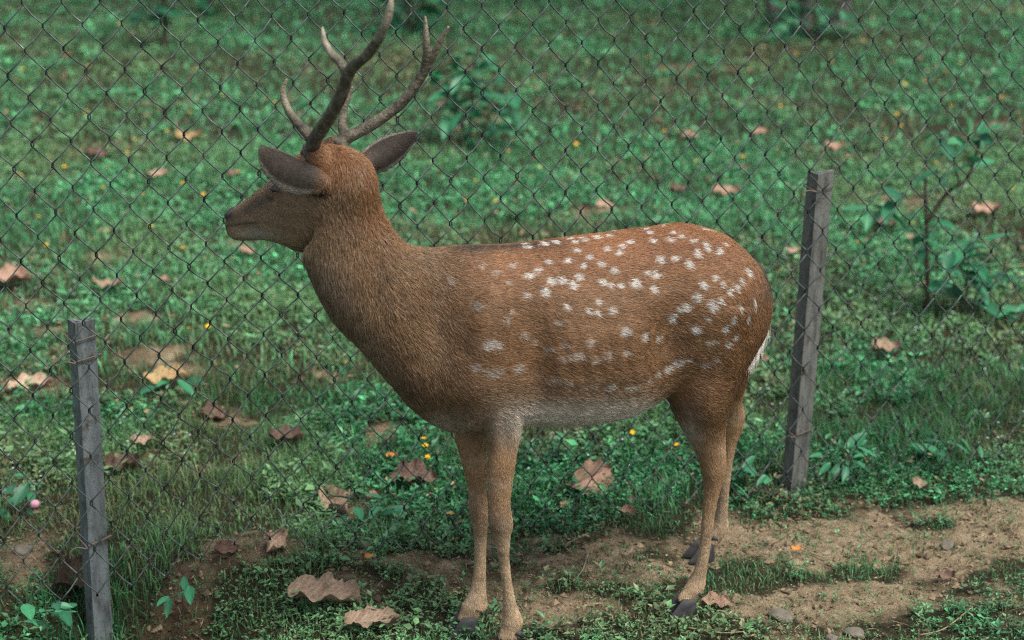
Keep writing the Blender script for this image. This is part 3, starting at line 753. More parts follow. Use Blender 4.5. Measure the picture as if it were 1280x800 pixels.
l.new(at.outputs['Color'], b.inputs['Base Color']); b.inputs['Roughness'].default_value = .8; b.inputs['Specular IOR Level'].default_value = .15; M_SKIN = m
sk = coat(BV, BN, (np.arange(len(BV)) >= NBODY).astype(float)); sw = spots(BV)[:, None]
set_col(bme, np.clip((sk*(1-sw)+np.array([.40, .36, .32])*sw)*.8, 0, 1))
bme.materials.clear()
add('body', local(bme), M_SKIN, deer)

# --- fur: one hair-curves child of the deer
tri = BV[BT]; area = .5*np.linalg.norm(np.cross(tri[:, 1]-tri[:, 0], tri[:, 2]-tri[:, 0]), axis=1)
cen = tri.mean(1); cpx, cpy = project(cen)
dens = np.ones(len(cen)); hmk = head_mask(cen)
dens += 1.3*hmk+1.6*smooth(540, 600, cpy)+.3*smooth(560, 480, cpx)
for (a, b_, nn, ss, ww_, kk_) in (EAR_L, EAR_R):
    t, dist = seg_t(cen, a, b_); dens[(t > .05) & (dist < .05)] = 3.0
NH = 380000
pr = area*dens; cum = np.cumsum(pr); cum /= cum[-1]
ti = np.searchsorted(cum, rng.random(NH)); r1_ = np.sqrt(rng.random(NH)); r2_ = rng.random(NH)
W3 = np.stack([1-r1_, r1_*(1-r2_), r1_*r2_], -1)
HP = (tri[ti]*W3[:, :, None]).sum(1); HN = (BN[BT[ti]]*W3[:, :, None]).sum(1); HN /= np.linalg.norm(HN, axis=1)[:, None]
tx, ty = project(HP); px, py = project(mirror(HP))
def lerp(a, b_, w): return a*(1-w[:, None])+b_*w[:, None]
D = np.tile(DU*.92-UP*.32, (NH, 1))
D = lerp(D, np.tile(DU*.55-UP*.85, (NH, 1)), smooth(620, 520, px))
D = lerp(D, np.tile(DU*.12-UP*1.0, (NH, 1)), smooth(510, 440, px))
D = lerp(D, np.tile(DU*.35-UP*.95, (NH, 1)), smooth(890, 950, px))
D = lerp(D, np.tile(DU*.10-UP*1.0, (NH, 1)), smooth(500, 560, py))
hm = head_mask(HP)
D = lerp(D, np.tile(-HF*.9-UP*.25, (NH, 1)), hm)
Lh = np.full(NH, .0115)
Lh = Lh*(1-smooth(600, 480, px))+.019*smooth(600, 480, px)
top = np.exp(-((tx-455)/45)**2-((ty-215)/40)**2); Lh = Lh*(1-top)+.013*top
Lh = Lh*(1-smooth(520, 570, py))+.0058*smooth(520, 570, py)
Lh = Lh*(1-hm)+.0085*hm
Lh = Lh*(1-smooth(330, 300, tx)*hm)+.004*smooth(330, 300, tx)*hm
lift = np.full(NH, .20)+.10*smooth(600, 500, px)+.06*smooth(540, 590, py)
for (a, b_, nn, ss, ww_, kk_) in (EAR_L, EAR_R):
    t, dist = seg_t(HP, a, b_); w = smooth(.0, .2, t)*smooth(.065, .055, dist)*(BT[ti].min(1) >= NBODY)
    D = lerp(D, np.tile((b_-a)/np.linalg.norm(b_-a), (NH, 1)), w); Lh = Lh*(1-w)+.0055*w; lift = lift*(1-w)+.22*w
nose = np.exp(-((tx-287)/8)**2-((ty-268)/11)**2); Lh *= (1-.8*nose)
# clumping and flow noise
q = HP/.009; cl = np.stack([vnoise(q[:, 0]+q[:, 1]*.7, q[:, 2], s)-.5 for s in (301, 302, 303)], -1)
q = HP/.05; cl2 = np.stack([vnoise(q[:, 0]+q[:, 1]*.7, q[:, 2], s)-.5 for s in (305, 306, 307)], -1)
D = D+cl*.42+cl2*.35+rng.normal(0, .15, D.shape)
D = D-HN*(D*HN).sum(1)[:, None]; D /= np.linalg.norm(D, axis=1)[:, None]+1e-9
lift = lift*rng.uniform(.5, 1.6, NH)
Lh = Lh*rng.uniform(.6, 1.25, NH)
root = HP-HN*.0003
dir0 = D*np.cos(lift)[:, None]+HN*np.sin(lift)[:, None]
dir1 = D*.98-HN*.10+rng.normal(0, .10, D.shape)-UP*.08
p1 = root+dir0*Lh[:, None]*.5; p2 = p1+dir1*Lh[:, None]*.5
pm = root+dir0*Lh[:, None]*.22
PTS = np.stack([root, pm, p1, p2], 1)
rw = np.where(Lh < .011, .00028, .00036)*rng.uniform(.7, 1.25, NH)
RADI = rw[:, None]*np.array([[1.0, 1.0, .8, .15]])
hear = (BT[ti].min(1) >= NBODY).astype(float)
hcol = coat(HP, HN, hear); ws = spots(HP+rng.normal(0, .0011, HP.shape))
ws = ws*(rng.random(NH) < (.35+.65*ws)); ws = ws[:, None]
wh = np.array([.40, .375, .345])
hcol = hcol*(1-ws)+wh*ws
var = np.exp(rng.normal(0, .25, NH)+cl[:, 0]*.40+cl2[:, 1]*.25)
hcol = hcol*(var[:, None]*(1-ws)+ws*np.exp(rng.normal(0, .15, NH))[:, None])
pale = (rng.random(NH) < (.06+.10*smooth(600, 480, px))*(1-hm)*(Lh > .007))[:, None]
hcol = np.where(pale & (ws < .3), hcol*.5+np.array([.30, .22, .15])*.5, hcol)
hcd = bpy.data.hair_curves.new('fur'); hcd.add_curves([4]*NH)
hcd.attributes['position'].data.foreach_set('vector', (PTS-D_OFF[None, None]).astype(np.float32).ravel())
ra = hcd.attributes.get('radius') or hcd.attributes.new('radius', 'FLOAT', 'POINT')
ra.data.foreach_set('value', RADI.astype(np.float32).ravel())
ca = hcd.attributes.new('Col', 'FLOAT_COLOR', 'CURVE'); ca.data.foreach_set('color', np.column_stack([hcol.clip(0, 1), np.ones(NH)]).astype(np.float32).ravel())
na = hcd.attributes.new('skin_normal', 'FLOAT_VECTOR', 'CURVE'); na.data.foreach_set('vector', HN.astype(np.float32).ravel())
m, n, l, b = new_mat('deer_fur')
at = n.new('ShaderNodeAttribute'); at.attribute_name = 'Col'; an = n.new('ShaderNodeAttribute'); an.attribute_name = 'skin_normal'
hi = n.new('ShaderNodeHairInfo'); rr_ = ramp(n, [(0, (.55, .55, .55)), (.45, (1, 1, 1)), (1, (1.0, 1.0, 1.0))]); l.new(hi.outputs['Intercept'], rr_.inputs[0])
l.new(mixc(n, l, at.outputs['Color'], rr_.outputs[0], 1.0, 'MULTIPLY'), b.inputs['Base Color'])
b.inputs['Roughness'].default_value = .55; b.inputs['Specular IOR Level'].default_value = .25
geo = n.new('ShaderNodeNewGeometry'); vm = n.new('ShaderNodeMix'); vm.data_type = 'VECTOR'; vm.inputs[0].default_value = .6
l.new(geo.outputs['Normal'], vm.inputs[4]); l.new(an.outputs['Vector'], vm.inputs[5]); l.new(vm.outputs[1], b.inputs['Normal'])
hcd.materials.append(m)
M_FUR = m
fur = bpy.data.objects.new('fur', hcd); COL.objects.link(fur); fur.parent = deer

# --- antlers
def antler(lines, burr):
    mb = MB()
    for pts, r in lines:
        P = spline(np.array(pts), 40); t = np.linspace(0, 1, 40); R_ = np.interp(t, np.linspace(0, 1, len(r)), r)
        R_ = R_*(1+.02*np.sin(t*37)+.02*np.sin(t*83+1)); V_, Q_, T_ = tube_arrays(P, R_, 22)
        th_ = np.tile(np.linspace(0, 2*math.pi, 22, endpoint=False), 40); tt_ = np.repeat(t, 22)
        k_ = 1+.04*np.sin(th_*6+2.2*np.sin(tt_*5)+len(pts))*(1-tt_)+.025*np.sin(th_*11+tt_*9)*(1-tt_)+.03*(vnoise(th_*1.6, tt_*30, 611)-.5)
        V_[:-2] = np.repeat(P, 22, 0)+(V_[:-2]-np.repeat(P, 22, 0))*k_[:, None]; mb.put(V_, Q_, T_)
    c, ax = burr; ax = ax/np.linalg.norm(ax); s = np.cross(ax, DN); s /= np.linalg.norm(s); f = np.cross(ax, s)
    th = np.linspace(0, 2*math.pi, 20, endpoint=False); rj = .0190+.0026*np.sin(th*7+1)+.0015*np.sin(th*13)
    mb.rings([c+ax*z+(np.cos(th)[:, None]*s+np.sin(th)[:, None]*f)*(rj*k)[:, None] for z, k in ((-.006, .75), (-.003, .98), (.002, 1.0), (.006, .78))])
    me = remeshed(mb.mesh('antler_raw'), .0016, 1, .5)
    v, nn, t = mesh_np(me); d = np.min([seg_t(v, np.array(p[-1]), np.array(p[-2]))[1]+9*0 for p, _ in lines], axis=0)
    tip = np.max([smooth(.085, .0, np.linalg.norm(v-np.array(p[-1]), axis=1)) for p, _ in lines], axis=0)
    set_col(me, np.tile([[1, 1, 1]], (len(v), 1))*tip[:, None])
    me.materials.clear()
    return me
LA = antler([
  ([hc(325,478,-.036),hc(332,440,-.046),hc(378,368,-.070),hc(415,300,-.088),hc(436,235,-.100),hc(462,200,-.107),hc(500,168,-.113),hc(542,105,-.118),hc(567,35,-.118),hc(574,-15,-.114)], [0.0123, 0.0119, 0.0108, 0.0104, 0.0101, 0.0093, 0.0086, 0.0074, 0.0063, 0.0026]),
  ([hc(436,240,-.100),hc(418,200,-.100),hc(390,172,-.098),hc(366,132,-.094),hc(357,84,-.088)], [0.0086, 0.0078, 0.0067, 0.0053, 0.0022]),
  ([hc(328,440,-.046),hc(300,405,-.052),hc(262,362,-.058),hc(238,312,-.062),hc(235,278,-.063),hc(247,246,-.062)], [0.0097, 0.0086, 0.0071, 0.0058, 0.0045, 0.0016])], (hc(326,474,-.037), hc(335,430,-.05)-hc(326,474,-.037)))
RA = antler([
  ([hc(412,458,.036),hc(432,432,.046),hc(478,408,.064),hc(540,372,.088),hc(608,318,.110),hc(662,245,.124),hc(705,170,.130),hc(752,82,.130)], [0.0119, 0.0115, 0.0104, 0.0098, 0.0093, 0.0086, 0.0071, 0.0022]),
  ([hc(676,225,.126),hc(683,165,.122),hc(681,110,.116),hc(679,50,.110)], [0.0074, 0.0067, 0.0054, 0.0020]),
  ([hc(428,432,.046),hc(420,390,.052),hc(424,345,.056),hc(440,300,.058),hc(452,270,.058)], [0.0093, 0.0078, 0.0065, 0.0048, 0.0018])], (hc(414,455,.037), hc(440,425,.05)-hc(414,455,.037)))
m, n, l, b = new_mat('antler_bone')
at = n.new('ShaderNodeAttribute'); at.attribute_name = 'Col'; tc = n.new('ShaderNodeTexCoord')
t = noise(n, l, 70, 6, .7, tc.outputs['Object']); r = ramp(n, [(.34, (.030, .025, .018)), (.52, (.075, .063, .046)), (.70, (.19, .165, .125))]); l.new(t.outputs['Fac'], r.inputs[0])
r2 = ramp(n, [(.3, (.13, .105, .078)), (.7, (.34, .295, .225))]); l.new(t.outputs['Fac'], r2.inputs[0])
l.new(mixc(n, l, r.outputs[0], r2.outputs[0], at.outputs['Fac']), b.inputs['Base Color']); b.inputs['Roughness'].default_value = .5; b.inputs['Specular IOR Level'].default_value = .3
t2 = noise(n, l, 120, 5, .7, tc.outputs['Object']); bump(n, l, b, t2.outputs['Fac'], .9, .006)
M_ANT = m
add('antler', local(LA), M_ANT, deer); add('antler', local(RA), M_ANT, deer)
# --- eyes
m, n, l, b = new_mat('eye_dark'); b.inputs['Base Color'].default_value = (.012, .008, .006, 1); b.inputs['Roughness'].default_value = .2; M_EYE = m
for s in (-1, 1):
    mb = MB(); c = hc(210, 591, s*.0435); u = np.linspace(0, math.pi, 12)[1:-1]
    mb.rings([c+HF*.0115*math.cos(t)+math.sin(t)*(np.cos(TH)[:, None]*UP*.0085+np.sin(TH)[:, None]*HR*.009) for t in u])
    add('eye', local(mb.mesh('eye')), M_EYE, deer)
# --- nose pad with nostril slits
m, n, l, b = new_mat('nose_leather'); tc = n.new('ShaderNodeTexCoord'); t = noise(n, l, 300, 3, .6, tc.outputs['Object']); b.inputs['Base Color'].default_value = (.016, .014, .014, 1); b.inputs['Roughness'].default_value = .38; bump(n, l, b, t.outputs['Fac'], .5, .002); M_NOSE = m
mb = MB(); c = hc(83, 669, 0); u = np.linspace(0, math.pi, 16)[1:-1]; ax_ = HF*.8+UP*.6; ax_ /= np.linalg.norm(ax_); ay_ = np.cross(HR, ax_)
rr = []
for t in u:
    q_ = c+HR*.0205*math.cos(t)+math.sin(t)**.8*(np.cos(TH)[:, None]*ax_*.0125+np.sin(TH)[:, None]*ay_*.0145)
    nd = np.exp(-((np.abs(math.cos(t))-.55)/.18)**2)*np.exp(-((np.cos(TH)-.8)/.35)**2)*(np.abs(np.sin(TH)) < .55)
    rr.append(q_-ax_[None]*(.004*nd)[:, None])
mb.rings(rr); add('nose', local(mb.mesh('nose')), M_NOSE, deer)
# --- hooves: two pointed toes each
m, n, l, b = new_mat('hoof_horn'); tc = n.new('ShaderNodeTexCoord'); t = noise(n, l, 60, 5, .6, tc.outputs['Object'])
r = ramp(n, [(.3, (.014, .014, .015)), (.7, (.05, .05, .052))]); l.new(t.outputs['Fac'], r.inputs[0]); l.new(r.outputs[0], b.inputs['Base Color']); b.inputs['Roughness'].default_value = .6; b.inputs['Specular IOR Level'].default_value = .25; M_HOOF = m
def hoof(k, top_px, d):
    g = FEETG[k]; root_ = dp(*top_px, FD[k]); root_ = np.array(root_)
    for s in (-1, 1):
        mb = MB(); rr = []
        fw = -DU*math.cos(.10*s)+DN*.12*s; fw /= np.linalg.norm(fw); sd_ = np.cross(UP, fw)
        z0 = float(gheight(g[0], g[1]))-.002
        base = np.array([root_[0], root_[1], 0])+DN*s*.0105
        for q, (zz, fr, bk, w) in enumerate(((0.0, .046, -.020, .0130), (.009, .042, -.020, .0133), (.020, .033, -.019, .0126), (.033, .022, -.017, .0112), (.042, .013, -.013, .0080))):
            pts = []
            for a in TH:
                x_ = math.cos(a); y_ = math.sin(a)
                f = fr*x_ if x_ > 0 else -bk*x_
                ww = w*(1-.62*max(0, x_)**1.6)
                pts.append(base+fw*f+sd_*ww*y_+UP*(z0+zz))
            rr.append(np.array(pts))
        mb.rings(rr); add('hoof', local(mb.mesh('hoof')), M_HOOF, deer)
    # dew claws at the back of the pastern
    for s in (-1, 1):
        c = np.array([root_[0], root_[1], 0])+DU*.022+DN*s*.010+UP*(.047)
        V, Q, T = tube_arrays(np.array([c-DU*.010+UP*.006, c, c+DU*.006-UP*.009]), [.006, .0058, .002], 8)
        add('dewclaw', local(np_mesh('dewclaw', V, Q, T)), M_HOOF, deer)
hoof('nf', (634, 808), 0); hoof('ff', (584, 783), 0); hoof('nh', (857, 760), 0); hoof('fh', (880, 690), 0)
# --- tail: dark on top with long white hairs below
TP = spline(np.array([dp(930, 330, 0), dp(944, 346, .0), dp(945, 378, .0), dp(938, 403, .0), dp(930, 424, 0)]), 24)
V, Q, T = tube_arrays(TP, np.interp(np.linspace(0, 1, 24), [0, .4, .8, 1], [.020, .020, .014, .004]), 12)
tme = np_mesh('tail', V, Q, T, np.tile([[.05, .036, .028]], (len(V), 1)))
tail = add('tail', local(tme), M_SKIN, deer)
NT = 9000; s_ = rng.random(NT); k = np.minimum((s_*23).astype(int), 22); f = s_*23-k
C = TP[k]*(1-f)[:, None]+TP[k+1]*f[:, None]; R_ = np.interp(s_, [0, .4, .8, 1], [.020, .020, .014, .004])
a_ = rng.random(NT)*2*math.pi; nn = DU[None]*np.cos(a_)[:, None]+DN[None]*np.sin(a_)[:, None]
rt = C+nn*R_[:, None]; Lt = rng.uniform(.025, .055, NT)*(.6+.7*s_)
d0 = nn*.35-UP[None]*.9+rng.normal(0, .10, (NT, 3)); d1 = -UP[None]+nn*.05-DU[None]*.12+rng.normal(0, .12, (NT, 3))
PT = np.stack([rt, rt+d0*Lt[:, None]*.25, rt+d0*Lt[:, None]*.5, rt+d0*Lt[:, None]*.5+d1*Lt[:, None]*.5], 1)
tc_ = np.where(((nn@DU > -.2) & (s_ < .55) | (s_ < .2))[:, None], np.array([[.045, .032, .025]]), np.array([[.62, .58, .53]]))*np.exp(rng.normal(0, .2, NT))[:, None]
th_ = bpy.data.hair_curves.new('tail_hair'); th_.add_curves([4]*NT)
th_.attributes['position'].data.foreach_set('vector', (PT-D_OFF[None, None]).astype(np.float32).ravel())
ra = th_.attributes.get('radius') or th_.attributes.new('radius', 'FLOAT', 'POINT')
ra.data.foreach_set('value', np.tile([[.0004, .0004, .0003, .0001]], (NT, 1)).astype(np.float32).ravel())
ca = th_.attributes.new('Col', 'FLOAT_COLOR', 'CURVE'); ca.data.foreach_set('color', np.column_stack([tc_.clip(0, 1), np.ones(NT)]).astype(np.float32).ravel())
na = th_.attributes.new('skin_normal', 'FLOAT_VECTOR', 'CURVE'); na.data.foreach_set('vector', nn.astype(np.float32).ravel())
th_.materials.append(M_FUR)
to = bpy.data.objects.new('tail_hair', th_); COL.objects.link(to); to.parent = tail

# ------------------------------------------------------------------ fallen leaves
def leaf_mesh(L, W, curl, seed, ragged=.12, wave=.10):
    r = np.random.default_rng(seed); nu, nv = 27, 17
    ph = r.random(6)*6.28
    V = []; C = []
    for a in range(nu):
        s = a/(nu-1)
        e1, e2 = r.normal(0, .055, 2)*(ragged/.1)
        w = W*.5*(math.sin(math.pi*min(1, s*.97+.015)**.85)**.75)*(1+e1+.45*ragged*math.sin(s*15+ph[0])*(.4+s))
        w2 = W*.5*(math.sin(math.pi*min(1, s*.97+.015)**.85)**.75)*(1+e2+.45*ragged*math.sin(s*12+ph[1])*(.4+s))
        for c in range(nv):
            t = -1+2*c/(nv-1); ww = w if t > 0 else w2
            xx = (s-.5)*L; yy = ww*t
            z = curl*W*(t*t)*.45*(1+.4*math.sin(s*5+ph[2])) + wave*W*math.sin(s*7+ph[3])*math.sin(t*3.2+ph[4]) + curl*L*.35*(s-.5)**2
            z += .018*W*math.cos((s*9-abs(t)*2.2)*math.pi)*(1-abs(t)*.3) - .03*W*math.exp(-(t/.12)**2)
            vein = math.cos((s*11-abs(t)*2.6)*2*math.pi); z += .006*W*vein*(1-.4*abs(t))+.10*W*(abs(t)**3)*math.sin(s*17+ph[5]+t)
            C.append([(.80+.20*vein)*(1.18 if abs(t) < .07 else 1)]*3)
            V.append((xx+r.normal(0, .004)*L, yy+r.normal(0, .006)*W, z))
    fold = r.uniform(-.15, .5); V = np.array(V); V[:, 2] += np.abs(V[:, 1])*fold+r.normal(0, .22)*V[:, 0]*V[:, 0]/L; V[:, 2] -= np.percentile(V[:, 2], 12)
    i = np.arange(nu-1)[:, None]*nv; j = np.arange(nv-1)[None, :]
    Q = np.stack([i+j, i+nv+j, i+nv+j+1, i+j+1], -1).reshape(-1, 4)
    return np_mesh('dead_leaf', V, Q, None, np.array(C))
# px, py, length px, height px, spin deg, tilt deg (about its long axis), colour, curl, label
LEAVES = [
 (14,366,60,30,20,12,'pink',.5,'pinkish tan dead leaf cut by the left edge of the picture'),
 (136,370,44,14,5,5,'tan',.6,'narrow tan dead leaf lying just above the left fence post'),
 (206,368,22,14,-30,10,'pink',.4,'small pinkish dead leaf right of the narrow tan one above the left post'),
 (210,495,66,24,6,8,'yellow',.5,'yellowish dead leaf lying on the grass right of the left post top'),
 (38,492,66,34,28,5,'tan',.4,'large flat tan dead leaf on bare soil left of the left post'),
 (270,526,44,26,-20,15,'brown',.7,'crumpled brown dead leaf below the yellowish leaf'),
 (156,597,56,26,-12,20,'brown',.9,'curled purplish brown dead leaf touching the left post on its right'),
 (360,565,54,20,-8,8,'brown',.5,'brown dead leaf in the grass left of the deer chest'),
 (518,614,70,26,-12,16,'brown',.7,'long reddish brown dead leaf in front of the deer front legs'),
 (738,590,84,96,48,58,'pink',.2,'propped up pinkish orange dead leaf framed under the deer belly'),
 (942,455,52,30,-10,12,'pink',.4,'pinkish tan dead leaf just behind the deer tail'),
 (1106,446,42,20,5,20,'tan',.7,'tan dead leaf in the grass right of the right post'),
 (896,763,46,20,-4,10,'pink',.5,'small pinkish dead leaf beside the near hind hoof'),
 (405,764,108,44,-8,3,'tan',.45,'large ragged tan dead leaf at the bottom left of the front hooves'),
 (466,796,80,26,10,8,'tan',.4,'tan dead leaf cut by the bottom edge below the large ragged leaf'),
 (166,786,96,38,12,10,'tan',.8,'large curled tan dead leaf at the foot of the left post'),
 (284,706,40,40,30,25,'brown',.8,'brown dead leaf in the hollow under the lifted fence edge'),
 (343,698,52,30,72,35,'tan',.9,'upright folded tan dead leaf right of the hollow under the fence'),
 (424,640,66,40,-60,20,'tan',.8,'torn pale dead leaf leaning in weeds behind the fence left of the legs'),
 (92,700,80,50,55,40,'dark',.7,'big dark brown dead leaf standing behind the left post'),
 (70,790,70,36,10,10,'brown',.5,'brown dead leaf in the bottom left corner left of the post'),
 (907,250,40,18,-6,12,'pink',.4,'pale pink dead leaf on the far lawn between rump and right post'),
 (756,272,30,20,12,20,'tan',.6,'tan dead leaf on the far lawn just above the deer back'),
 (200,232,30,18,8,15,'tan',.5,'pale tan dead leaf on the lawn left of the deer ear'),
 (236,182,40,18,4,12,'yellow',.5,'yellow brown dead leaf on the lawn above the deer muzzle'),
 (122,204,36,18,-10,12,'brown',.5,'brown dead leaf on the far lawn high above the left post'),
 (292,236,20,30,60,25,'brown',.4,'dull brown dead leaf just in front of the deer forehead'),
 (1042,192,28,16,10,18,'pink',.5,'pale dead leaf on the lawn right above the right post'),
 (1230,277,44,18,4,10,'pink',.5,'pinkish dead leaf behind the sapling near the right edge'),
 (950,176,24,16,30,20,'pink',.5,'small pale dead leaf upper right of the rump on the far lawn'),
 (1104,295,36,16,-5,10,'brown',.5,'brown dead leaf on the lawn left of the sapling'),
 (1182,722,26,18,12,20,'brown',.8,'small curled brown dead leaf on the bare soil at lower right'),
 (462,711,16,18,40,20,'orange',.4,'tiny bright orange leaf on soil left of the front legs'),
 (862,186,26,14,-8,15,'tan',.5,'tan dead leaf far out on the lawn above the haunch'),
 (848,246,30,14,10,14,'brown',.5,'dim brown dead leaf on the lawn above the deer rump'),
 (178,566,34,22,20,12,'tan',.6,'tan dead leaf lying between the left post and the weeds'),
 (1150,618,26,18,-30,20,'tan',.7,'tan dead leaf at the foot of the fence right of the right post'),
 (995,690,18,10,10,8,'orange',.4,'tiny faded orange leaf on the bare soil below the right post'),
 (786,660,26,16,-35,25,'pink',.6,'small pinkish leaf at the fence foot between front and hind legs'),
 (490,585,18,12,0,10,'orange',.4,'tiny orange leaf in the grass left of the front legs'),
 (310,322,26,14,0,14,'pink',.4,'faint pinkish dead leaf on the lawn below the deer muzzle'),
 (990,330,24,12,15,12,'tan',.4,'tan dead leaf in the grass against the left flank of the right post'),
]
for q, (x_, y_, lp_, hp_, sp_, ti_, cl_, cu_, lab) in enumerate(LEAVES):
    g = ground_at(x_, y_+ (hp_*.25 if ti_ > 30 else 0)); z = float(gheight(g[0], g[1]))
    dep = g[1]*CP+CAM_H*SP; sc = dep/FPX
    L = lp_*sc; L *= .86; W = max(min(hp_*sc*1.4, L*.62), L*.34)
    me = leaf_mesh(L, W, cu_, 500+q, .16 if lp_ > 50 else .10, .045); me.materials.append(M_DL[cl_])
    bare = float(bareness(np.array([g[0]]), np.array([g[1]]))[0])
    o = add('dead_leaf', me, None, None, (g[0], g[1], z+.008+(.022 if bare < .3 else 0.0)))
    o.rotation_euler = (rad(ti_), rad(4*math.sin(q*2.1)), rad(sp_))
    tag(o, lab, 'leaf', 'fallen leaves')

# ------------------------------------------------------------------ stones and twigs
m, n, l, b = new_mat('field_stone'); tc = n.new('ShaderNodeTexCoord'); t = noise(n, l, 40, 6, .7, tc.outputs['Object'])
r = ramp(n, [(.3, (.06, .052, .042)), (.6, (.13, .112, .085)), (.8, (.19, .165, .125))]); l.new(t.outputs['Fac'], r.inputs[0]); l.new(r.outputs[0], b.inputs['Base Color']); b.inputs['Roughness'].default_value = .85; bump(n, l, b, t.outputs['Fac'], .5, .004); M_STONE = m
def stone(px_, py_, wpx, label, seed):
    g = ground_at(px_, py_); z = float(gheight(g[0], g[1])); s = wpx*.38*(g[1]*CP+CAM_H*SP)/FPX
    bm = bmesh.new(); bmesh.ops.create_icosphere(bm, subdivisions=3, radius=1.0); r = np.random.default_rng(seed)
    dirs = r.normal(size=(9, 3)); dirs /= np.linalg.norm(dirs, axis=1)[:, None]; cut = r.uniform(.55, .85, 9)
    for v in bm.verts:
        p = np.array(v.co)
        for d_, c_ in zip(dirs, cut):
            e = p@d_-c_
            if e > 0: p = p-d_*e*.92
        v.co = p*np.array([s*1.15, s*.9, s*.6])
    me = bpy.data.meshes.new('stone'); bm.to_mesh(me); bm.free()
    o = add('stone', me, M_STONE, None, (g[0], g[1], z+s*.22)); o.rotation_euler = (0, 0, seed*1.3); tag(o, label, 'stone', 'small stones')
for q, a in enumerate([(378,735,26,'small pale stone at the left of the large ragged leaf'),(456,693,24,'small pale stone beside the tiny orange leaf'),(1068,792,34,'grey angular stone at the bottom edge below the soil patch'),
                       (1040,797,30,'tan stone at the bottom edge left of the grey angular one'),(976,772,40,'flat grey stone near the bottom right of the hind hoof'),(1185,683,26,'dark flat stone on the bare soil at right'),(30,690,34,'grey stone in the weeds left of the left post')]):
    stone(*a, 90+q)
m, n, l, b = new_mat('dry_twig'); b.inputs['Base Color'].default_value = (.22, .16, .10, 1); b.inputs['Roughness'].default_value = .85; M_TWIG = m
for pts, lab in [(((735,675),(707,690),(715,700)), 'pale bent straw lying between the deer legs'), (((1215,765),(1180,790),(1150,797)), 'thin dry twig at the bottom right corner'),
                 (((1078,657),(1085,668),(1096,672)), 'short dry twig on the bare soil right of the post'), (((735,702),(728,722),(716,735)), 'thin straw stalk on the soil below the bent straw'),
                 (((1012,694),(1030,700),(1040,699)), 'short pale stick on the bare soil'), (((860,790),(900,797),(930,796)), 'dry stalk at the bottom edge below the hind hoof')]:
    P = []
    for q in pts:
        g = ground_at(*q); P.append((g[0], g[1], float(gheight(g[0], g[1]))+.008))
    P = np.array(P); o0 = P[0].copy(); V, Q, T = tube_arrays(spline(P-o0, 14), np.linspace(.0018, .0010, 14), 6)
    tag(add('twig', np_mesh('twig', V, Q, T), M_TWIG, None, tuple(o0)), lab, 'twig', 'dry twigs')

# ------------------------------------------------------------------ yellow flowers on the lawn
YC = [(63,212),(82,222),(50,292),(160,206),(210,178),(245,100),(255,262),(170,190),(110,150),(35,130),(30,100),(130,250),(230,250),(60,325),(190,300),(433,475),(262,437),(238,440),(440,462),(345,142),
      (846,182),(830,183),(920,122),(928,212),(935,210),(945,64),(955,88),(975,150),(1050,178),(1053,190),(1120,160),(1107,190),(1060,210),(1072,213),(1025,282),(1050,283),(1100,290),(870,218),(865,185),(885,30),
      (700,125),(655,88),(620,112),(745,110),(720,200),(675,230),(620,270),(595,245),(583,270),(790,215),(800,60),(830,100),(1187,152),(1265,252),(1170,215),(530,570),(532,580),(535,597),(845,580),(790,567),
      (330,60),(150,40),(90,80),(280,130),(230,330),(180,260),(650,30),(760,150),(690,60),(1000,110),(1130,120),(1010,65),(1200,90),(1250,140),(1125,172),(1140,300),(1070,330),(975,355)]
def flower_mesh(seed):
    r = np.random.default_rng(seed); mb = MB(); mb.tube(np.array([[0, 0, -.06], [.002, 0, -.03], [0, 0, 0]]), .0008, 5)
    nst = mb.n
    for q in range(6):
        a = q*math.pi/3+r.random()*.3; d = np.array([[math.cos(a)*.95, math.sin(a)*.95, .25]])
        v, t, _ = leaves(np.array([[0, 0, 0.]]), d, np.array([[0, 0, 1.]]), np.array([.0085]), np.array([.0075]), np.ones((1, 3)), .1, .1); mb.put(v, None, t)
    c = np.tile([[.72, .42, .02]], (mb.n, 1)); c[:nst] = (.04, .14, .06)
    return mb.mesh('yellow_flower', c, False)
fm = [flower_mesh(q) for q in range(3)]
for q, (x_, y_) in enumerate(YC):
    g = ground_at(x_, y_); z = float(gheight(g[0], g[1])); o = add('yellow_flower', fm[q % 3], M_FLOWER, None, (g[0], g[1], z+.05))
    o.rotation_euler = (rng.normal(0, .3), rng.normal(0, .3), rng.random()*6); s = .65+.45*rng.random(); o.scale = (s, s, s)
    tag(o, 'tiny yellow flower in the grass beyond the fence', 'flower', 'yellow flowers dotted over the lawn')
# one pink blossom left of the left post
mb = MB(); u = np.linspace(0, math.pi, 10)[1:-1]
mb.rings([np.array([0, 0, .009*math.cos(t)])+math.sin(t)*.009*np.stack([np.cos(TH), np.sin(TH), 0*TH], -1)*(1+.15*np.sin(TH*9))[:, None] for t in u]); k0 = mb.n
mb.tube(np.array([[0, 0, -.08], [.003, 0, -.04], [0, 0, -.007]]), .001, 5)
c = np.tile([[.62, .32, .42]], (mb.n, 1)); c[k0:] = (.04, .14, .06)
g = ground_at(48, 672); z = float(gheight(g[0], g[1])); tag(add('pink_blossom', mb.mesh('pink_blossom', c), M_FLOWER, None, (g[0], g[1], z+.08)), 'round pink blossom in the weeds left of the left post', 'flower')

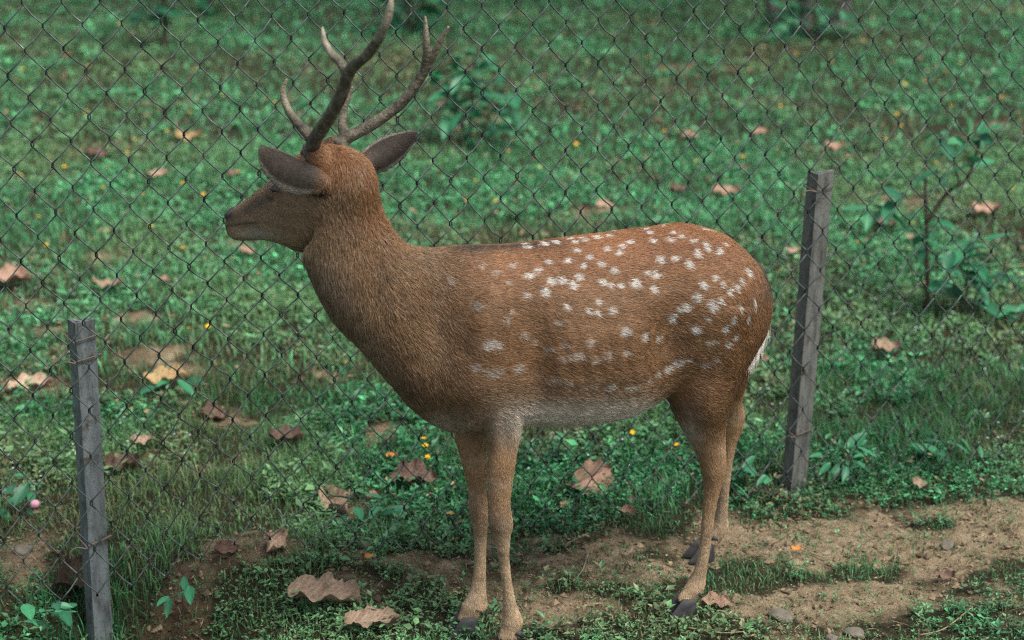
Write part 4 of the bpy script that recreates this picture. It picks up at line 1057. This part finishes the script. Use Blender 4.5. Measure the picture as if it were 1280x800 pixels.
# ------------------------------------------------------------------ saplings and bushes behind the fence
M_STEM = new_mat('sapling_stem')[0]; M_STEM.node_tree.nodes['Principled BSDF'].inputs['Base Color'].default_value = (.055, .045, .028, 1); M_STEM.node_tree.nodes['Principled BSDF'].inputs['Roughness'].default_value = .8
def big_leaf_mesh(name, col, seed):
    r = np.random.default_rng(seed); nu, nv = 9, 5; V = []; C = []
    for a in range(nu):
        s = a/(nu-1); w = .21*math.sin(math.pi*min(1, s*.98+.01)**.8)**.85
        for c in range(nv):
            t = -1+2*c/(nv-1); V.append((s, w*t, .05*abs(t)-.28*s*s+.012*math.sin(s*20)*abs(t))); C.append(np.array(col)*(1.15 if c == 2 else 1)*r.uniform(.9, 1.1))
    i = np.arange(nu-1)[:, None]*nv; j = np.arange(nv-1)[None, :]
    return np_mesh(name, np.array(V), np.stack([i+j, i+nv+j, i+nv+j+1, i+j+1], -1).reshape(-1, 4), None, np.array(C))
BLM = [big_leaf_mesh('leaf', c, q) for q, c in enumerate([(.028, .15, .070), (.040, .20, .09), (.020, .11, .055), (.03, .17, .08)])]
for me in BLM: me.materials.append(M_WEED)
def sapling(name, base_px, stems, leaf_px, label, cat='sapling', seed=1):
    """stems: list of pixel polylines at the plant's own distance; leaf_px: (px,py,length px,azimuth deg,elev deg)"""
    r = np.random.default_rng(seed)
    g = ground_at(*base_px); z = float(gheight(g[0], g[1])); sc = (g[1]*CP+CAM_H*SP)/FPX
    root = empty(name, (g[0], g[1], z)); tag(root, label, cat)
    nrm = np.array([0, 1.0, 0])
    def pt(x, y, dy=0.0): return on_plane(x, y, g+np.array([0, dy, 0]), nrm)-np.array([g[0], g[1], z])
    for pl, w in stems:
        P = [pt(*q) for q in pl]; P = np.array(P); 
        if w > 0 and abs(pl[0][1]-base_px[1]) < 3: P[0, 2] = -.02
        n_ = 16; V, Q, T = tube_arrays(spline(P, n_) if len(P) > 2 else np.linspace(P[0], P[-1], n_), np.linspace(w*sc*.5, w*sc*.25, n_), 8)
        add('stem', np_mesh('stem', V, Q, T), M_STEM, root)
    for (x, y, L, az, el) in leaf_px:
        p = pt(x, y, r.normal(0, .03)); o = add('leaf', BLM[r.integers(0, 4)], None, root, tuple(p))
        o.rotation_euler = (r.normal(0, .3), -rad(el), rad(az)); s = L*sc*1.18; o.scale = (s, s*r.uniform(.8, 1.2), s)
    return root
def cluster(cx, cy, rx, ry, n, L0, L1, seed):
    r = np.random.default_rng(seed); out = []
    for _ in range(n):
        a = r.random()*6.28; q = math.sqrt(r.random()); out.append((cx+rx*q*math.cos(a), cy+ry*q*math.sin(a), r.uniform(L0, L1), r.random()*360, r.uniform(-30, 40)))
    return out
sapling('sapling', (1160,388), [(((1160,388),(1159,330),(1158,260),(1156,205)),7), (((1158,278),(1185,240),(1208,225),(1218,200),(1228,165)),6), (((1200,230),(1190,200),(1178,180)),3)],
        cluster(1225,175,16,12,7,18,34,1)+cluster(1185,175,14,12,6,16,30,2)+cluster(1100,255,26,18,7,30,44,3)+cluster(1195,215,30,26,9,22,36,4)+cluster(1160,300,20,40,4,20,32,14)+cluster(1150,330,16,40,5,18,30,5),
        'forked brown stemmed sapling with few leaves behind the fence at right', seed=3)
sapling('leafy_plant', (1205,400), [(((1205,400),(1208,360),(1212,315)),4), (((1205,400),(1225,360),(1240,335)),3), (((1205,400),(1190,370),(1182,345)),3)],
        cluster(1212,340,40,42,40,24,40,6), 'bushy broad leaved plant at the foot of the forked sapling', 'plant', seed=4)
sapling('leafy_plant', (588,190), [(((588,190),(590,120),(600,30)),4), (((588,190),(570,130),(548,70)),4), (((588,190),(615,140),(640,100)),3), (((588,190),(575,150),(560,130)),3)],
        cluster(595,120,46,58,62,18,34,7)+cluster(565,80,24,46,12,18,32,8), 'upright leafy green shrub behind the deer antlers', 'shrub', seed=5)
sapling('leafy_plant', (512,40), [(((512,40),(510,5),(506,-60)),6), (((512,40),(530,0),(540,-50)),4)], cluster(512,5,34,28,30,18,34,9)+cluster(515,-50,50,50,24,18,34,19), 'dark leafy shrub at the top edge above the far antler', 'shrub', seed=6)
sapling('leafy_plant', (205,62), [(((205,62),(206,10),(203,-80)),7), (((205,62),(190,20),(180,-30)),3)], cluster(205,5,36,30,26,18,30,10)+cluster(205,-60,60,50,30,18,32,11), 'slim dark stemmed shrub at the top left on the far lawn', 'shrub', seed=7)
sapling('leafy_plant', (262,20), [(((262,20),(264,-20),(268,-80)),4)], cluster(264,-5,24,22,16,16,28,12)+cluster(266,-60,30,40,14,16,28,13), 'leafy shrub stub at the top edge left of the near antler', 'shrub', seed=8)
for q, (bx, by, rx, ry, n_, lab) in enumerate([(1060,575,40,22,14,'broad leaved weed clump at the fence foot right of the right post'),(1180,560,46,20,14,'broad leaved weed clump behind the fence near the right edge'),
        (30,620,40,30,14,'broad leaved weed clump behind the fence at the left edge'),(55,765,40,24,14,'feathery leaved weed clump left of the left post at the bottom'),(200,480,44,18,10,'bright leaved weed clump right of the left post top'),
        (470,640,40,22,12,'leafy weed clump left of the front legs by the fence foot'),(1262,395,18,14,8,'pale leaved weed at the right edge beyond the bushy plant'),(930,600,30,20,10,'leafy weed clump between hind legs and right post'),(225,740,24,16,8,'small weed in the hollow beside the left post')]):
    sapling('weed_clump', (bx, by+ry), [(((bx,by+ry),(bx+3,by+ry*.4),(bx+2,by-ry*.6)),2.0)], cluster(bx, by, rx, ry*.8, n_, 16, 30, 40+q), lab, 'weed', seed=20+q)

# ------------------------------------------------------------------ trees at the far edge of the lawn
m, n, l, b = new_mat('pale_bark'); tc = n.new('ShaderNodeTexCoord'); t = noise(n, l, 9, 6, .7, tc.outputs['Object'])
r = ramp(n, [(.38, (.035, .032, .026)), (.55, (.09, .085, .075)), (.72, (.24, .23, .22))]); l.new(t.outputs['Fac'], r.inputs[0]); l.new(r.outputs[0], b.inputs['Base Color']); b.inputs['Roughness'].default_value = .9; bump(n, l, b, t.outputs['Fac'], .8, .03); M_BARK = m
def tree(px_, py_, w_px, lean, label, seed):
    r = np.random.default_rng(seed); g = ground_at(px_, py_); z = float(gheight(g[0], g[1])); sc = (g[1]*CP+CAM_H*SP)/FPX; w = w_px*sc
    root = empty('tree', (g[0], g[1], z)); tag(root, label, 'tree', 'trees at the far edge of the lawn')
    P = spline(np.array([[0, 0, -.1], [lean*.25, 0, .5], [lean*.9, .1, 1.6], [lean*1.5, .1, 3.2], [lean*1.8, .2, 5.0]]), 40)
    R_ = np.interp(np.linspace(0, 1, 40), [0, .04, .12, 1], [w*.95, w*.7, w*.5, w*.12]); mb = MB(); mb.tube(P, R_*(1+.06*np.sin(np.linspace(0, 30, 40))), 14); tips = [P[-1]]
    for q in range(7):
        k = 18+q*3; a = r.random()*6.28; e = P[k]+np.array([math.cos(a), math.sin(a), .9])*r.uniform(.7, 1.2); e2 = e+np.array([math.cos(a), math.sin(a), .3])*.5
        mb.tube(spline(np.array([P[k], (P[k]+e)/2+[0, 0, .08], e, e2]), 12), np.linspace(R_[k]*.6, .008, 12), 8); tips += [e, e2]
    add('trunk', mb.mesh('trunk'), M_BARK, root)
    nl = 2600; tp = np.array(tips)[r.integers(0, len(tips), nl)]+r.normal(0, .32, (nl, 3)); d = r.normal(size=(nl, 3)); d /= np.linalg.norm(d, axis=1)[:, None]; nr = r.normal(size=(nl, 3))+[0, 0, 1]; nr /= np.linalg.norm(nr, axis=1)[:, None]
    v, t, c = leaves(tp, d, nr, r.uniform(.08, .15, nl), r.uniform(.04, .07, nl), np.array([[.03, .11, .05]])*np.exp(r.normal(0, .3, (nl, 1))))
    add('crown', np_mesh('crown', v, None, t, c, False), M_WEED, root)
sapling('leafy_plant', (1022,52), [(((1022,52),(1020,30),(1016,-5)),4), (((1022,52),(1040,20),(1056,-10)),4), (((1022,52),(1000,28),(985,0)),3)], cluster(1012,24,54,22,60,14,26,21), 'low dark shrub in front of the trunks at the top right', 'shrub', seed=9)
tree(972, 36, 12, -.55, 'slender dark trunked tree left of the pale trunk at the top', 1)
tree(1003, 40, 15, .05, 'pale grey trunked tree at the top right of the lawn', 2)
tree(1036, 36, 15, .9, 'leaning dark trunked tree right of the pale trunk at the top', 3)
